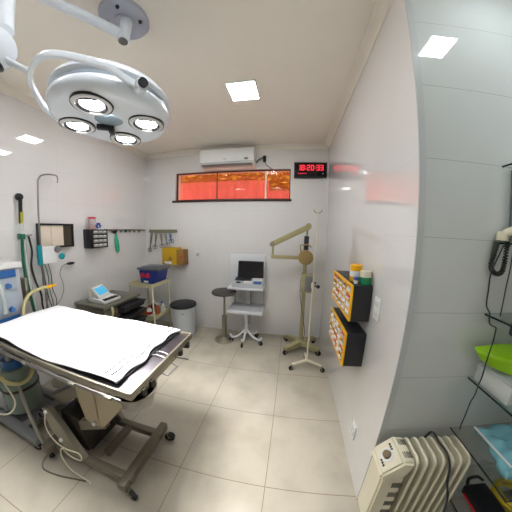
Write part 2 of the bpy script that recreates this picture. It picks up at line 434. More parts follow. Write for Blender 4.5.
    hb = MB().box(-.014, .014, -.05, .03, z0-.022, z0+.002, .005).box(-.014, .055, -.05, -.022, z0-.026, z0-.008, .005)
    hb.xf(Matrix.Translation((cx-.045, cy-.005, 0)) @ Matrix.Rotation(2.2, 4, 'Z'))
    hb.build('handle', 'black', t)
    lab(MB().lathe([(0, z0-.002), (.018, z0-.001), (.022, z0+.004)], (cx-.235, cy-.03, 0), 20).build('sensor_window', 'capgrey', t), 'small grey brown window beside the lamps')
    # light thrown by the lamps
    for k in range(4):
        a = math.radians(20.0)+k*PI/2
        lx, ly = cx+.17*math.cos(a), cy+.17*math.sin(a)
        l = bpy.data.lights.new('lamp_beam', 'SPOT'); l.energy = 38; l.spot_size = math.radians(95); l.spot_blend = .8; l.shadow_soft_size = .04
        l.color = (1, .985, .95)
        o = bpy.data.objects.new('lamp_beam', l); COL.objects.link(o); o.parent = t
        o.location = V((lx, ly, z0-.016))-t.location
    return t
surgical_light()

# ------------------------------------------------------------------ casters
def caster(parent, x, y, z, r=.028, a=0, name='caster', m='rubber'):
    """wheel with fork; z = underside of the frame"""
    c = MB()
    d = V((math.cos(a), math.sin(a), 0)); n = V((-d.y, d.x, 0))
    w = V((x, y, r))+d*.012
    c.tube([w-n*.011, w-n*.009, w+n*.009, w+n*.011], [r*.85, r, r, r*.85], 20)
    o = c.build(name, m, parent)
    fk = MB(); fk.cyl(w-n*.014, w+n*.014, r*.3, 10)
    for s in (-1, 1):
        fk.tube([w+n*.014*s, V((x, y, r*1.7))+n*.014*s, V((x, y, z))], .005, 6)
    fk.cyl((x, y, r*1.9), (x, y, z), .009, 10)
    fk.build('fork', 'steel_dull', o)
    return o

# ------------------------------------------------------------------ operating table
def operating_table():
    t = thing('operating_table', (-1.05, .82, 0), 'stainless steel operating table on a wheeled base, below the surgical light', 'operating table')
    X0, X1, Y0, Y1, Z = -1.94, -.61, .572, 1.125, .86
    tp = MB().box(X0, X1, Y0, Y1, Z-.022, Z, .004).build('tabletop', mat('dull_tray_steel', srgb(112, 108, 114), .38, metal=1, var=.06, vscale=14), t)
    lp = MB(); r = .014
    lp.box(X0-.006, X1+.006, Y0-.012, Y0, Z-.03, Z+.008, .003).box(X0-.006, X1+.006, Y1, Y1+.012, Z-.03, Z+.008, .003)
    lp.box(X1, X1+.012, Y0-.012, Y1+.012, Z-.03, Z+.008, .003).box(X0-.012, X0, Y0-.012, Y1+.012, Z-.03, Z+.008, .003)
    lp.build('rim', 'steel_dull', tp)
    for y in (Y0-.020, Y1+.020):
        MB().box(X0+.05, X1-.04, y-.004, y+.004, Z-.050, Z-.030, .002).build('side_rail', 'steel', t)
    for (xa, ya) in ((-1.75, Y0-.02), (-1.35, Y0-.02), (-.95, Y0-.02), (-.72, Y0-.02), (-.95, Y1+.02), (-1.5, Y1+.02)):
        MB().box(xa-.02, xa+.02, ya-.012, ya+.012, Z-.048, Z-.032, .002).build('rail_spacer', 'steel_dull', t)
    # end fittings
    for y in (.64, .70, .98, 1.07):
        MB().box(X1-.03, X1+.022, y-.012, y+.012, Z-.062, Z-.024, .004).build('end_clamp', 'darkmetal', t)
    MB().tube([(X1-.05, .93, Z-.03), (X1+.02, .93, Z-.04), (X1+.085, .935, Z-.045)], .005, 8).build('release_lever', 'darkmetal', t)
    MB().tube([(X1, .79, Z-.05), (X1+.045, .785, Z-.055), (X1+.05, .87, Z-.055), (X1, .885, Z-.05)], .0035, 8).build('wire_loop', 'steel', t)
    for y in (.84, .875):
        MB().tube([(X1-.09, y, Z+.004), (X1-.055, y+.004, Z+.012), (X1-.005, y+.002, Z+.005)], .004, 8).build('strap_hook', 'steel', t)
    # under frame
    MB().box(-1.45, -.68, .62, .68, .80, .838, .004).box(-1.45, -.68, 1.0, 1.06, .80, .838, .004).build('under_frame', 'frame', t)
    # beige tapered housing hanging under the top
    hs = MB()
    hs.prism([(-1.11, .835), (-.605, .835), (-.605, .80), (-.728, .709), (-.96, .43), (-1.04, .42), (-1.10, .44), (-1.113, .58)], 'y', .655, .97, .006)
    hb = hs.build('tilt_housing', 'beigemetal', t)
    MB().tube([(-.97, .652, .83), (-.965, .652, .62), (-.985, .652, .44)], .004, 6).build('panel_seam', 'beigemetal', hb)
    for p in ((-1.03, .652, .745), (-1.02, .652, .445)):
        lab(MB().lathe([(0, .016), (.011, .012), (.014, 0)], p, 16, axis=(0, -1, 0)).build('bolt_cap', 'whiteplastic', hb), 'white bolt cap')
    # lift mechanism: black bellows block and link plates
    MB().box(-1.34, -1.17, .76, .93, .115, .48, .008).build('column', 'darkmetal', t)
    MB().prism([(-1.40, .50), (-1.08, .70), (-1.04, .64), (-1.36, .435)], 'y', .67, .71, .003).build('link_bar', 'frame', t)
    MB().prism([(-1.40, .52), (-1.08, .72), (-1.075, .70), (-1.395, .50)], 'y', .66, .93, .002).build('link_edge', 'black', t)
    MB().prism([(-1.22, .37), (-.98, .48), (-.95, .42), (-1.20, .30)], 'y', .66, .70, .003).build('link_bar', 'frame', t)
    MB().prism([(-1.44, .44), (-1.37, .46), (-1.28, .36), (-1.15, .12), (-1.30, .10), (-1.42, .30)], 'y', .60, .635, .004).build('link_plate', 'steel_dull', t)
    MB().prism([(-1.44, .44), (-1.37, .46), (-1.28, .36), (-1.15, .12), (-1.30, .10), (-1.42, .30)], 'y', .95, .985, .004).build('link_plate', 'steel_dull', t)
    MB().box(-1.36, -1.18, .66, .93, .12, .40, .01).build('actuator', 'darkmetal', t)
    MB().cyl((-1.30, .80, .2), (-1.02, .80, .55), .03, 16).build('piston', 'steel_dull', t)
    for p in ((-1.395, .60, .425), (-1.33, .60, .22)):
        MB().lathe([(0, .016), (.012, .012), (.015, 0)], p, 16, axis=(0, -1, 0)).build('bolt_cap', 'whiteplastic', t)
    MB().lathe([(.022, 0), (.034, 0), (.034, .012), (.022, .012), (.022, 0)], (-1.49, .615, .36), 20, axis=(.2, -1, 0), cap=False).build('pedal_ring', 'black', t)
    MB().prism([(-1.50, .28), (-1.40, .42), (-1.36, .24), (-1.44, .24)], 'y', .615, .64, .003).build('pedal_bracket', 'darkmetal', t)
    # base
    b = MB()
    b.box(-1.46, -.80, .602, .645, .075, .125, .006).box(-1.46, -.80, .93, .975, .075, .125, .006)
    b.build('base_rail', 'frame', t)
    MB().box(-.865, -.81, .555, 1.04, .065, .128, .008).build('cross_beam', 'frame', t)
    MB().box(-1.52, -1.445, .545, 1.05, .065, .128, .01).build('cross_beam', 'frame', t)
    MB().box(-1.46, -1.20, .70, .95, .08, .118, .003).build('base_plate', 'darkmetal', t)
    MB().box(-1.10, -1.05, .70, .95, .08, .12, .003).build('base_brace', 'frame', t)
    for (x, y, a) in ((-.800, .575, -.2), (-.79, 1.0, .3), (-1.485, .575, 2.6), (-1.485, 1.02, 2.9)):
        caster(t, x, y, .08, .038, a)
        MB().tube([(x, y, .07), (x+.035, y-.01, .065), (x+.06, y-.012, .06)], .009, 8).build('brake_pedal', 'black', t)
operating_table()

# pad and sheet
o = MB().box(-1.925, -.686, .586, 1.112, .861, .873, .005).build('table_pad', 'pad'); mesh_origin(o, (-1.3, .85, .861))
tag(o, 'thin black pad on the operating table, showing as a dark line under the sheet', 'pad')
def sheet():
    nx, ny = 90, 44
    X0, X1, Y0, Y1 = -1.93, -.690, .572, 1.128
    b = MB(); g = []
    def h(x, y):
        return .0035*math.sin(x*9+y*4)+.0025*math.sin(y*17-x*6)+.002*math.sin(x*23+y*11)
    for j in range(ny+1):
        row = []
        for i in range(nx+1):
            u, v = i/nx, j/ny
            x = X0+(X1-X0)*u; y = Y0+(Y1-Y0)*v
            x += .008*math.sin(v*7)+(.010*math.sin(v*19+1) if i > nx-3 else 0)
            y += .006*math.sin(u*9)*(1 if j in (0, ny) else .3)
            e = min(u*(X1-X0), (1-u)*(X1-X0), v*(Y1-Y0), (1-v)*(Y1-Y0))
            z = .898+h(x, y)-.008*max(0, 1-e/.025)**2
            row.append(b._v((x, y, z)))
        g.append(row)
    for j in range(ny):
        for i in range(nx): b.bm.faces.new((g[j][i], g[j][i+1], g[j+1][i+1], g[j+1][i]))
    o = b.build('surgical_sheet', 'sheet')
    md = o.modifiers.new('s', 'SOLIDIFY'); md.thickness = .013; md.offset = -1
    mesh_origin(o, (-1.3, .85, .885))
    tag(o, 'thick white padded sheet spread over the operating table', 'sheet')
    # two stitched navy hem lines near the right end
    for dx in (0, -.035):
        hm = MB(); pts = [(-.722+dx+.006*math.sin(q*2.1)+.003*math.sin(q*5), .59+q*.0525, .9005+h(-.722+dx, .59+q*.0525)) for q in range(11)]
        hm.tube(spline(pts, 3), .0028, 6)
        h_ = hm.build('hem_line', 'navy', o); lab(h_, 'dark stitched hem line near the right end')
sheet()

# drain bowl under the right end of the table
t = thing('drain_bowl', (-.655, .70, .70), 'round steel drain bowl hung under the near right corner of the operating table', 'bowl')
MB().lathe([(0, .69), (.05, .69), (.075, .71), (.088, .78), (.092, .785), (.085, .782), (.072, .715), (.0, .70)], (-.675, .675, 0), 40).build('bowl', 'steel', t)
MB().lathe([(.092, .782), (.098, .782), (.098, .790), (.092, .790), (.092, .782)], (-.675, .675, 0), 40, cap=False).build('ring', 'steel_dull', t)
for s in (-1, 1): MB().cyl((-.655+s*.05, .66, .788), (-.655+s*.05, .66, .84), .004, 8).build('hanger', 'steel_dull', t)
MB().lathe([(0, .745), (.03, .75), (.045, .78), (.03, .80), (0, .805)], (-.675, .675, 0), 20).build('contents', 'black', t)

# cables at the table base
o = MB().tube(spline([(-1.40, .59, .41), (-1.41, .575, .32), (-1.36, .57, .24), (-1.25, .565, .22), (-1.13, .57, .23), (-1.12, .56, .19), (-1.22, .565, .165), (-1.30, .57, .19), (-1.32, .56, .12), (-1.25, .55, .04), (-1.12, .55, .012), (-1.08, .54, .006)], 8), .004, 8).build('white_cable', 'creamwhite')
tag(mesh_origin(o, (-1.25, .56, .006)), 'thin white cable looped over the lift mechanism of the operating table', 'cable')
o = MB().tube(spline([(-1.44, .60, .10), (-1.52, .54, .006), (-1.46, .49, .006), (-1.33, .50, .006), (-1.2, .53, .006), (-1.13, .545, .006)], 8), .005, 8).build('floor_cable', 'frame')
tag(mesh_origin(o, (-1.35, .51, 0)), 'dark grey cable curving over the floor at the table base', 'cable')

# ------------------------------------------------------------------ anaesthesia machine at the left edge
def anaesthesia_machine():
    t = thing('anesthesia_machine', (-2.0, .74, 0), 'grey and blue anaesthesia machine on a wheeled base behind the left end of the table', 'medical machine')
    bs = MB()
    bs.box(-2.25, -1.60, .555, .62, .06, .115, .01).box(-2.25, -1.60, .90, .965, .06, .115, .01).box(-1.86, -1.795, .60, .92, .06, .11, .006).box(-2.25, -2.19, .60, .92, .06, .11, .006)
    bs.box(-2.2, -1.82, .61, .91, .06, .085, .003)
    bs.build('base', 'greyplastic', t)
    MB().box(-1.69, -1.585, .80, .975, .06, .118, .02).build('base_corner', 'greyplastic', t)
    for (x, y) in ((-1.64, .575), (-1.62, .94), (-2.22, .575), (-2.22, .94)): caster(t, x, y, .065, .03, .5)
    MB().box(-2.27, -2.1, .62, .92, .10, .86, .015).build('cabinet', 'machinegrey', t)
    bd = MB().box(-2.27, -1.99, .56, .90, .86, 1.255, .012).build('upper_body', 'machinegrey', t)
    MB().box(-2.28, -1.975, .55, .915, 1.255, 1.30, .008).build('top_tray', 'whiteplastic', t)
    lab(MB().box(-1.992, -1.98, .585, .865, 1.19, 1.245, .003).build('front_panel', 'machineblue', bd), 'blue strip above the gauges')
    MB().box(-1.992, -1.982, .585, .865, .90, 1.185, .002).build('gauge_plate', 'lightgrey', bd)
    for (y, z) in ((.63, 1.12), (.63, .98), (.73, 1.12)):
        g = MB().lathe([(0, .012), (.034, .010), (.036, 0)], (-1.982, y, z), 24, axis=(1, 0, 0)).build('gauge', 'whiteplastic', bd)
    for (y, z) in ((.80, 1.13), (.80, .95)):
        MB().lathe([(0, .03), (.018, .028), (.02, 0)], (-1.982, y, z), 16, axis=(1, 0, 0)).build('knob', 'machineblue', bd)
    for y in (.70, .75): MB().box(-1.982, -1.962, y-.012, y+.012, .93, 1.16, .004).build('flow_tube', 'clearbox', bd)
    MB().box(-1.992, -1.978, .60, .85, .868, .895, .002).build('lower_panel', 'machineblue', bd)
    MB().box(-2.1, -2.0, .93, .955, .97, 1.16, .008).build('side_bracket', 'steel_dull', t)
    # absorber canister
    cn = MB().lathe([(0, .14), (.12, .14), (.13, .15), (.13, .50), (.12, .52), (0, .52)], (-1.99, .74, 0), 40).build('absorber_canister', mat('green_grey_canister', srgb(140, 158, 146), .25, alpha=.75), t)
    MB().lathe([(.131, .34), (.135, .34), (.135, .36), (.131, .36)], (-1.99, .74, 0), 40, cap=False).build('band', 'darkmetal', cn)
    MB().lathe([(0, .52), (.09, .52), (.08, .58), (0, .60)], (-1.99, .74, 0), 32).build('canister_head', 'machineblue', t)
    MB().cyl((-1.96, .70, .56), (-2.02, .72, .90), .026, 16).build('post', 'steel', t)
    MB().sphere((-1.95, .76, .60), .045).build('valve', 'darkmetal', t)
    MB().box(-1.95, -1.86, .80, .88, .66, .74, .01).build('vaporiser', 'blue', t)
anaesthesia_machine()

def hose(name, pts, r, m, label, cat='hose', rib=0, n=10):
    sp = spline(pts, n); b = MB()
    if rib:
        L_ = sum((sp[i+1]-sp[i]).length for i in range(len(sp)-1)); cnt = int(L_/rib); out = []
        # resample
        acc = 0; q = 0; P_ = [sp[0]]
        for i in range(len(sp)-1):
            seg = (sp[i+1]-sp[i]).length
            while acc+seg >= rib/2*(len(P_)):
                tt = (rib/2*len(P_)-acc)/seg; P_.append(sp[i].lerp(sp[i+1], tt))
            acc += seg
        b.tube(P_, [r*(1 if i % 2 else .82) for i in range(len(P_))], 12)
    else: b.tube(sp, r, 10)
    o = b.build(name, m); mesh_origin(o, sp[0]); return tag(o, label, cat)
hose('breathing_hose', [(-1.93, .84, .70), (-1.95, .862, .80), (-1.955, .868, .92), (-1.955, .905, 1.01), (-1.955, .965, 1.05), (-1.95, 1.03, 1.062), (-1.95, 1.085, 1.062)], .0135, 'yellowhose',
     'pale yellow corrugated breathing hose arching above the far left of the table', rib=.012)
o = MB().tube([(-1.95, 1.075, 1.062), (-1.95, 1.10, 1.06), (-1.95, 1.12, 1.063), (-1.95, 1.155, 1.062)], [.018, .016, .009, .011], 12).build('hose_connector', 'yellow')
tag(mesh_origin(o, (-1.95, 1.11, 1.06)), 'yellow connector at the free end of the arched breathing hose', 'connector')
hose('breathing_hose', [(-1.84, .56, .74), (-1.83, .56, .60), (-1.82, .60, .50), (-1.80, .67, .455), (-1.79, .73, .47), (-1.80, .78, .53), (-1.84, .82, .62), (-1.87, .85, .70)], .016, 'yellowhose',
     'pale yellow breathing hose hanging in a loop below the left end of the table', rib=.012)
hose('drain_hose', [(-1.82, .66, .48), (-1.76, .64, .36), (-1.66, .61, .22), (-1.58, .59, .11), (-1.52, .575, .06), (-1.47, .56, .04)], .012, 'greyhose', 'grey corrugated hose running down to the floor left of the table base', rib=.01)
hose('oxygen_tube', [(-1.88, .60, .48), (-1.80, .60, .34), (-1.86, .55, .25), (-2.0, .50, .27), (-2.1, .5, .36)], .006, 'creamwhite', 'thin pale tube hanging in front of the grey green canister', 'tube')

# ------------------------------------------------------------------ things on the left wall
def gas_outlet():
    x = XL+.045
    t = thing('gas_outlet', (XL, 1.075, 1.5), 'black and green gas flowmeter on the left wall with a green hose', 'gas outlet')
    MB().lathe([(0, 0), (.028, .004), (.034, .02), (.030, .04), (0, .048)], (XL+.0, 1.075, 1.835), 20, axis=(1, 0, 0)).build('pressure_gauge', 'black', t)
    MB().cyl((x, 1.075, 1.60), (x, 1.075, 1.82), .016, 14).build('regulator', 'black', t)
    lab(MB().cyl((x, 1.078, 1.60), (x, 1.078, 1.70), .018, 14).build('warning_sleeve', mat('olive_yellow_sleeve', srgb(170, 170, 50), .5), t), 'yellow sleeve on the regulator')
    MB().cyl((x, 1.077, 1.50), (x, 1.077, 1.60), .02, 14).build('flow_tube', 'clearbox', t)
    MB().box(XL+.001, x+.02, 1.055, 1.10, 1.46, 1.51, .006).build('outlet_block', 'greenhose', t)
    MB().cyl((x, 1.08, 1.49), (x, 1.165, 1.495), .008, 8).build('side_tap', 'steel', t)
    MB().tube(spline([(x, 1.077, 1.47), (x, 1.072, 1.30), (x+.01, 1.075, 1.1), (x+.02, 1.09, .9), (x+.03, 1.1, .70)], 8), .013, 10).build('green_hose', 'greenhose', t)
    MB().tube(spline([(x, 1.095, 1.47), (x, 1.10, 1.30), (x+.01, 1.10, 1.1), (x+.02, 1.12, .9), (x+.03, 1.12, .70)], 8), .012, 10).build('clear_hose', 'clearbox', t)
gas_outlet()
def tubes_bundle(y, ztop, label, m='greyplastic', seed=1, r=.004):
    random.seed(seed)
    pts = [(XL+.03, y+random.uniform(-.01, .01), ztop)]
    z = ztop
    while z > .66:
        z -= .14; pts.append((XL+.03+random.uniform(0, .03), y+(ztop-z)*random.uniform(0, .13)+random.uniform(-.012, .012), z))
    return hose('monitor_lead', pts, r, m, label, 'cable', n=6)
tubes_bundle(1.145, 1.49, 'dark rubber tube hanging from the side tap of the gas outlet', 'charcoal', 3, .009)
tubes_bundle(1.20, 1.30, 'grey lead hanging just right of the dark rubber tube on the left wall', 'greyplastic', 5)
tubes_bundle(1.24, 1.25, 'black lead hanging below the teal edged pouch, nearest its left edge', 'black', 6)
tubes_bundle(1.27, 1.24, 'green lead hanging below the teal edged pouch', 'greenhose', 8)
tubes_bundle(1.30, 1.24, 'black lead hanging below the middle of the teal edged pouch', 'black', 11)

# drip hook pole
t = thing('drip_pole', (-2.25, 1.22, 0), 'tall chrome hook topped drip pole standing in front of the viewer box', 'drip pole')
MB().tube([(-2.25, 1.22, 0.02), (-2.25, 1.22, 1.35), (-2.25, 1.21, 2.00)]+spline([(-2.25, 1.21, 2.0), (-2.25, 1.235, 2.045), (-2.25, 1.29, 2.07), (-2.25, 1.36, 2.08), (-2.25, 1.40, 2.075)], 5)[1:], .0075, 10).build('pole', 'steel', t)
MB().tube(spline([(-2.25, 1.395, 2.08), (-2.25, 1.405, 2.04), (-2.25, 1.40, 2.01)], 4), .006, 8).build('hook', 'steel_dull', t)
MB().lathe([(0, 0), (.14, 0), (.14, .015), (.02, .03), (0, .03)], (-2.18, 1.22, 0), 32).build('base', 'steel_dull', t)

# x-ray viewer box
t = thing('viewer_box', (XL, 1.41, 1.37), 'black framed film viewer box with two cream panels on the left wall', 'viewer box')
ya, yb, za, zb = 1.225, 1.60, 1.36, 1.605
fr = MB(); x0, x1 = XL+.001, XL+.05
fr.box(x0, x1, ya, yb, zb-.02, zb, .003).box(x0, x1, ya, yb, za, za+.02, .003).box(x0, x1, ya, ya+.02, za, zb, .003).box(x0, x1, yb-.02, yb, za, zb, .003).box(x0, XL+.03, ya+.01, yb-.01, za+.01, zb-.01)
fr.build('housing', 'black', t)
MB().box(XL+.03, XL+.038, ya+.02, 1.355, za+.02, zb-.02).build('viewing_panel', 'viewer', t)
MB().box(XL+.03, XL+.038, 1.36, 1.485, za+.02, zb-.02).build('viewing_panel', 'viewer', t)
MB().box(XL+.03, XL+.036, 1.492, yb-.02, za+.02, zb-.02).build('dark_panel', 'viewerdark', t)

# teal edged pouch hanging on the pole
t = thing('instrument_pouch', (-2.2, 1.26, 1.22), 'white pouch with a teal edge hanging under the viewer box', 'pouch')
MB().box(-2.215, -2.19, 1.195, 1.34, 1.225, 1.385, .008).build('pouch', 'paper', t)
lab(MB().box(-2.22, -2.185, 1.16, 1.20, 1.215, 1.40, .008).build('edge_band', 'teal', t), 'teal band along the left edge')
MB().sphere((-2.185, 1.345, 1.35), .034, 16, (.4, 1, 1)).build('grey_cup', 'greyplastic', t)
MB().sphere((-2.185, 1.385, 1.28), .034, 16, (.5, 1, 1.0)).build('teal_bulb', 'teal', t)
# probe on a wire
t = thing('hand_probe', (-2.3, 1.5, 1.165), 'black hand probe on a thin wire loop below the viewer box', 'probe')
MB().sphere((-2.29, 1.545, 1.18), .05, 20, (.4, 1.0, .32)).build('probe', 'black', t)
MB().tube(spline([(-2.29, 1.50, 1.18), (-2.30, 1.45, 1.16), (-2.3, 1.42, 1.08), (-2.3, 1.44, 1.0), (-2.3, 1.44, .90), (-2.3, 1.38, .80), (-2.3, 1.30, .76)], 8), .0035, 8).build('wire', 'greyplastic', t)

# black drawer organiser
t = thing('drawer_organizer', (XL, 1.93, 1.33), 'small black wall organizer with four rows of clear drawers, left of the clip rail', 'organizer')
ya, yb, za, zb = 1.752, 2.0, 1.325, 1.545; xf = XL+.13
MB().box(XL+.001, xf-.02, ya, yb, za, zb, .004).build('case', 'black', t)
fm = MB().box(xf-.02, xf, ya, ya+.04, za, zb, .002)
for k in range(5):
    z = za+k*(zb-za-.012)/4; fm.box(xf-.02, xf, ya+.04, yb, z, z+.012)
fm.box(xf-.02, xf, yb-.008, yb, za, zb); fm.build('front_frame', 'black', t)
for r in range(4):
    for c in range(3):
        y = ya+.046+c*.064; z = za+.016+r*.052
        d = MB().box(xf-.015, xf-.001, y, y+.058, z, z+.034, .003).build('drawer', 'clearbox', t)
        MB().box(xf-.001, xf+.008, y+.012, y+.046, z+.02, z+.03, .002).build('drawer_pull', 'whiteplastic', d)
t = thing('cotton_jar', (XL+.07, 1.825, 1.545), 'clear jar with pink contents on top of the black drawer organizer', 'jar')
MB().lathe([(0, 1.546), (.038, 1.546), (.042, 1.55), (.042, 1.66), (.036, 1.67)], (XL+.07, 1.825, 0), 24).build('jar', 'clear', t)
MB().lathe([(0, 1.549), (.038, 1.55), (.038, 1.60), (0, 1.605)], (XL+.07, 1.825, 0), 20).build('contents', 'pink', t)
MB().lathe([(0, 1.668), (.043, 1.668), (.043, 1.69), (0, 1.692)], (XL+.07, 1.825, 0), 20).build('lid', 'pink', t)
t = thing('blue_spool', (XL+.07, 1.90, 1.545), 'small blue flower shaped holder on top of the black drawer organizer', 'holder')
b = MB()
for k in range(6): b.sphere((XL+.07, 1.915+.025*math.cos(k*PI/3), 1.59+.025*math.sin(k*PI/3)), .016, 10)
b.build('petals', 'bluejar', t); MB().lathe([(0, 1.546), (.025, 1.546), (.012, 1.56), (.012, 1.58)], (XL+.07, 1.915, 0), 16).build('foot', 'whiteplastic', t)

# clip rail on left wall
t = thing('clip_rail', (XL, 2.5, 1.54), 'long thin metal clip rail on the left wall running to the corner', 'rail')
MB().box(XL+.001, XL+.02, 2.06, 2.87, 1.53, 1.552, .003).build('rail', 'steel_dull', t)
for k, y in enumerate((2.24, 2.33, 2.42, 2.50, 2.60, 2.70)):
    MB().box(XL+.018, XL+.04, y-.012, y+.012, 1.505, 1.545, .003).build('clip', ['black', 'steel_dull', 'greenhose', 'steel_dull', 'steel_dull', 'steel'][k], t)
o = MB().tube(spline([(XL+.035, 2.20, 1.53), (XL+.035, 2.21, 1.50)], 3), [.02, .024, .024, .024][:4], 10).build('black_clamp', 'black'); mesh_origin(o, (XL+.035, 2.2, 1.5)); tag(o, 'black clamp at the left end of the clip rail, above the green glove', 'clamp')
o = MB().tube(spline([(XL+.035, 2.235, 1.50), (XL+.035, 2.24, 1.44), (XL+.035, 2.25, 1.36), (XL+.035, 2.26, 1.27), (XL+.035, 2.262, 1.235)], 3), [.008, .014, .02, .026, .03, .032, .033, .034, .034, .032, .030, .022, .01], 12).build('hanging_glove', 'green')
for v in o.data.vertices: v.co.x = XL+.012+(v.co.x-XL)*.45
mesh_origin(o, (XL+.025, 2.24, 1.5)); tag(o, 'green rubber glove hanging from the left end of the clip rail', 'glove')

# hook bar with clamps on the back wall
t = thing('hook_bar', (-1.98, YB, 1.53), 'grey green bar of hooks on the back wall beside the left corner', 'hook rail')
MB().box(-2.235, -1.735, YB-.03, YB-.001, 1.50, 1.55, .004).build('bar', mat('grey_green_bar', srgb(128, 128, 104), .4), t)
for k in range(6):
    x = -2.19+k*.082; MB().tube(spline([(x, YB-.025, 1.51), (x, YB-.05, 1.50), (x, YB-.055, 1.515)], 4), .005, 8).build('hook', 'steel', t)
descr = ['steel', 'steel_dull', 'steel_dull', 'steel', 'machineblue']
labs = ['long steel scissors hanging at the left end of the hook bar', 'dark steel forceps hanging second from the left on the hook bar', 'steel forceps hanging in the middle of the hook bar', 'thin steel clamp hanging right of the middle of the hook bar', 'blue handled clamp hanging at the right end of the hook bar']
for k in range(5):
    x = -2.17+k*.085; y = YB-.045; L_ = [.27, .22, .20, .18, .12][k]; dx = [-.05, -.03, .02, .03, .02][k]
    t = thing('hanging_scissors' if k == 0 else 'hanging_forceps', (x, y, 1.50), labs[k], 'scissors' if k == 0 else 'forceps', 'instruments on the hook bar')
    for s in (-1, 1):
        MB().tube(spline([(x+s*.012, y+s*.004, 1.49), (x+s*.004+dx*.4, y+s*.004, 1.49-L_*.45), (x-s*.012+dx, y+s*.004, 1.49-L_)], 5), .0075, 8).build('blade', descr[k], t)
        c = V((x+s*.018+dx*0, y, 1.485)); 
        cc = V((x-s*.022+dx, y+s*.004, 1.49-L_))
        MB().tube([cc+V((.022*math.cos(a*PI/6), 0, .028*math.sin(a*PI/6))) for a in range(12)], .005, 6, closed=True).build('finger_ring', descr[k], t)

# yellow sharps carton on the back wall
t = thing('sharps_box', (-1.72, YB-.1, 1.0), 'yellow cardboard sharps box mounted on the back wall above the corner shelf', 'box')
MB().box(-1.905, -1.655, YB-.16, YB-.001, 1.02, 1.26, .004).build('carton', 'cardyellow', t)
MB().box(-1.655, -1.545, YB-.155, YB-.001, 1.02, 1.25, .004).build('side_panel', 'cardbrown', t)
MB().box(-1.89, -1.66, YB-.15, YB-.01, 1.255, 1.275, .004).build('top_flap', 'cardyellow', t)
for x in (-1.88, -1.63): MB().tube([(x, YB-.12, 1.25), (x+.02, YB-.12, 1.29), (x+.05, YB-.12, 1.25)], .008, 6).build('handle_tab', 'cardyellow', t)
lab(MB().box(-1.86, -1.74, YB-.165, YB-.16, 1.03, 1.065).build('paper_label', 'paper', t), 'white label at the bottom')
lab(MB().prism([(-1.80, 1.09), (-1.76, 1.15), (-1.72, 1.09)], 'y', YB-.163, YB-.16).build('hazard_mark', 'cardbrown', t), 'brown red hazard triangle')
lab(MB().prism([(-1.60, 1.13), (-1.58, 1.17), (-1.56, 1.13)], 'y', YB-.158, YB-.155).build('hazard_mark', 'red', t), 'red hazard mark on the side')

# corner stand
def corner_stand():
    t = thing('corner_stand', (-1.95, 2.45, 0), 'cream metal two tier stand in the far left corner', 'stand')
    X0, X1, Y0, Y1 = -2.11, -1.735, 2.24, 2.62
    for z, nm in ((.80, 'upper_shelf'), (.35, 'lower_shelf')):
        s = MB().box(X0, X1, Y0, Y1, z, z+.006)
        s.box(X0, X1, Y0-.004, Y0+.004, z-.018, z+.03).box(X0, X1, Y1-.004, Y1+.004, z-.018, z+.03).box(X0-.004, X0+.004, Y0, Y1, z-.018, z+.03).box(X1-.004, X1+.004, Y0, Y1, z-.018, z+.03)
        s.build(nm, 'cream', t)
    for (x, y) in ((X0, Y0), (X1, Y0), (X0, Y1), (X1, Y1)):
        MB().cyl((x, y, .06), (x, y, .83), .011, 10).build('leg', 'cream' if (x, y) != (X1, Y0) else 'creamwhite', t)
        caster(t, x, y, .065, .025, .4)
corner_stand()
t = thing('storage_tub', (-1.88, 2.47, .806), 'blue storage tub with a grey lid and red lettering on the corner stand', 'tub')
MB().prism([(-1.99, .810), (-1.755, .810), (-1.71, 1.0), (-2.02, 1.0)], 'y', 2.33, 2.60, .01).build('tub', 'blue', t)
MB().box(-2.04, -1.685, 2.315, 2.615, .995, 1.03, .01).build('lid', 'lid', t)
MB().box(-2.0, -1.73, 2.35, 2.58, 1.028, 1.04, .005).build('lid_panel', 'lid', t)
rl = MB()
for x in (-1.945, -1.86):
    rl.cyl((x-.0, 2.320, .925), (x, 2.332, .925), .033, 18)
    rl.box(x-.038, x+.038, 2.321, 2.332, .90, .915)
lab(rl.build('red_print', 'red', t), 'two red round prints')
lab(MB().box(-1.93, -1.86, 2.322, 2.333, .825, .85).build('sticker', 'paper', t), 'white sticker at the bottom edge')
bt = [('amber_bottle', -1.96, 2.32, .055, .09, 'orangejar', 'round amber jar on the lower shelf of the corner stand, leftmost', 'jar'),
      ('white_bottle', -1.85, 2.30, .034, .13, 'whiteplastic', 'white bottle with red label on the lower shelf of the corner stand', 'bottle'),
      ('brown_bottle', -1.80, 2.41, .035, .14, 'orangejar', 'brown red bottle behind the white bottle on the corner stand', 'bottle'),
      ('blue_capped_bottle', -1.79, 2.52, .04, .13, 'clearbox', 'clear bottle with a blue cap on the lower shelf of the corner stand', 'bottle'),
      ('dark_bottle', -1.92, 2.48, .04, .13, 'charcoal', 'dark blue bottle at the back of the lower shelf of the corner stand', 'bottle')]
for nm, x, y, r, h, m, l, c in bt:
    t = thing(nm, (x, y, .357), l, c)
    z = .357
    MB().lathe([(0, z), (r*.95, z), (r, z+.01), (r, z+h*.7), (r*.45, z+h*.85), (r*.4, z+h)], (x, y, 0), 24).build('body', m, t)
    MB().lathe([(0, z+h-.004), (r*.5, z+h-.004), (r*.5, z+h+.02), (0, z+h+.022)], (x, y, 0), 18).build('cap', {'blue_capped_bottle': 'bluejar', 'white_bottle': 'red'}.get(nm, 'whiteplastic'), t)
    if nm == 'white_bottle': MB().lathe([(r*1.01, z+.03), (r*1.02, z+.03), (r*1.02, z+.07), (r*1.01, z+.07)], (x, y, 0), 24, cap=False).build('paper_label', 'red', t)

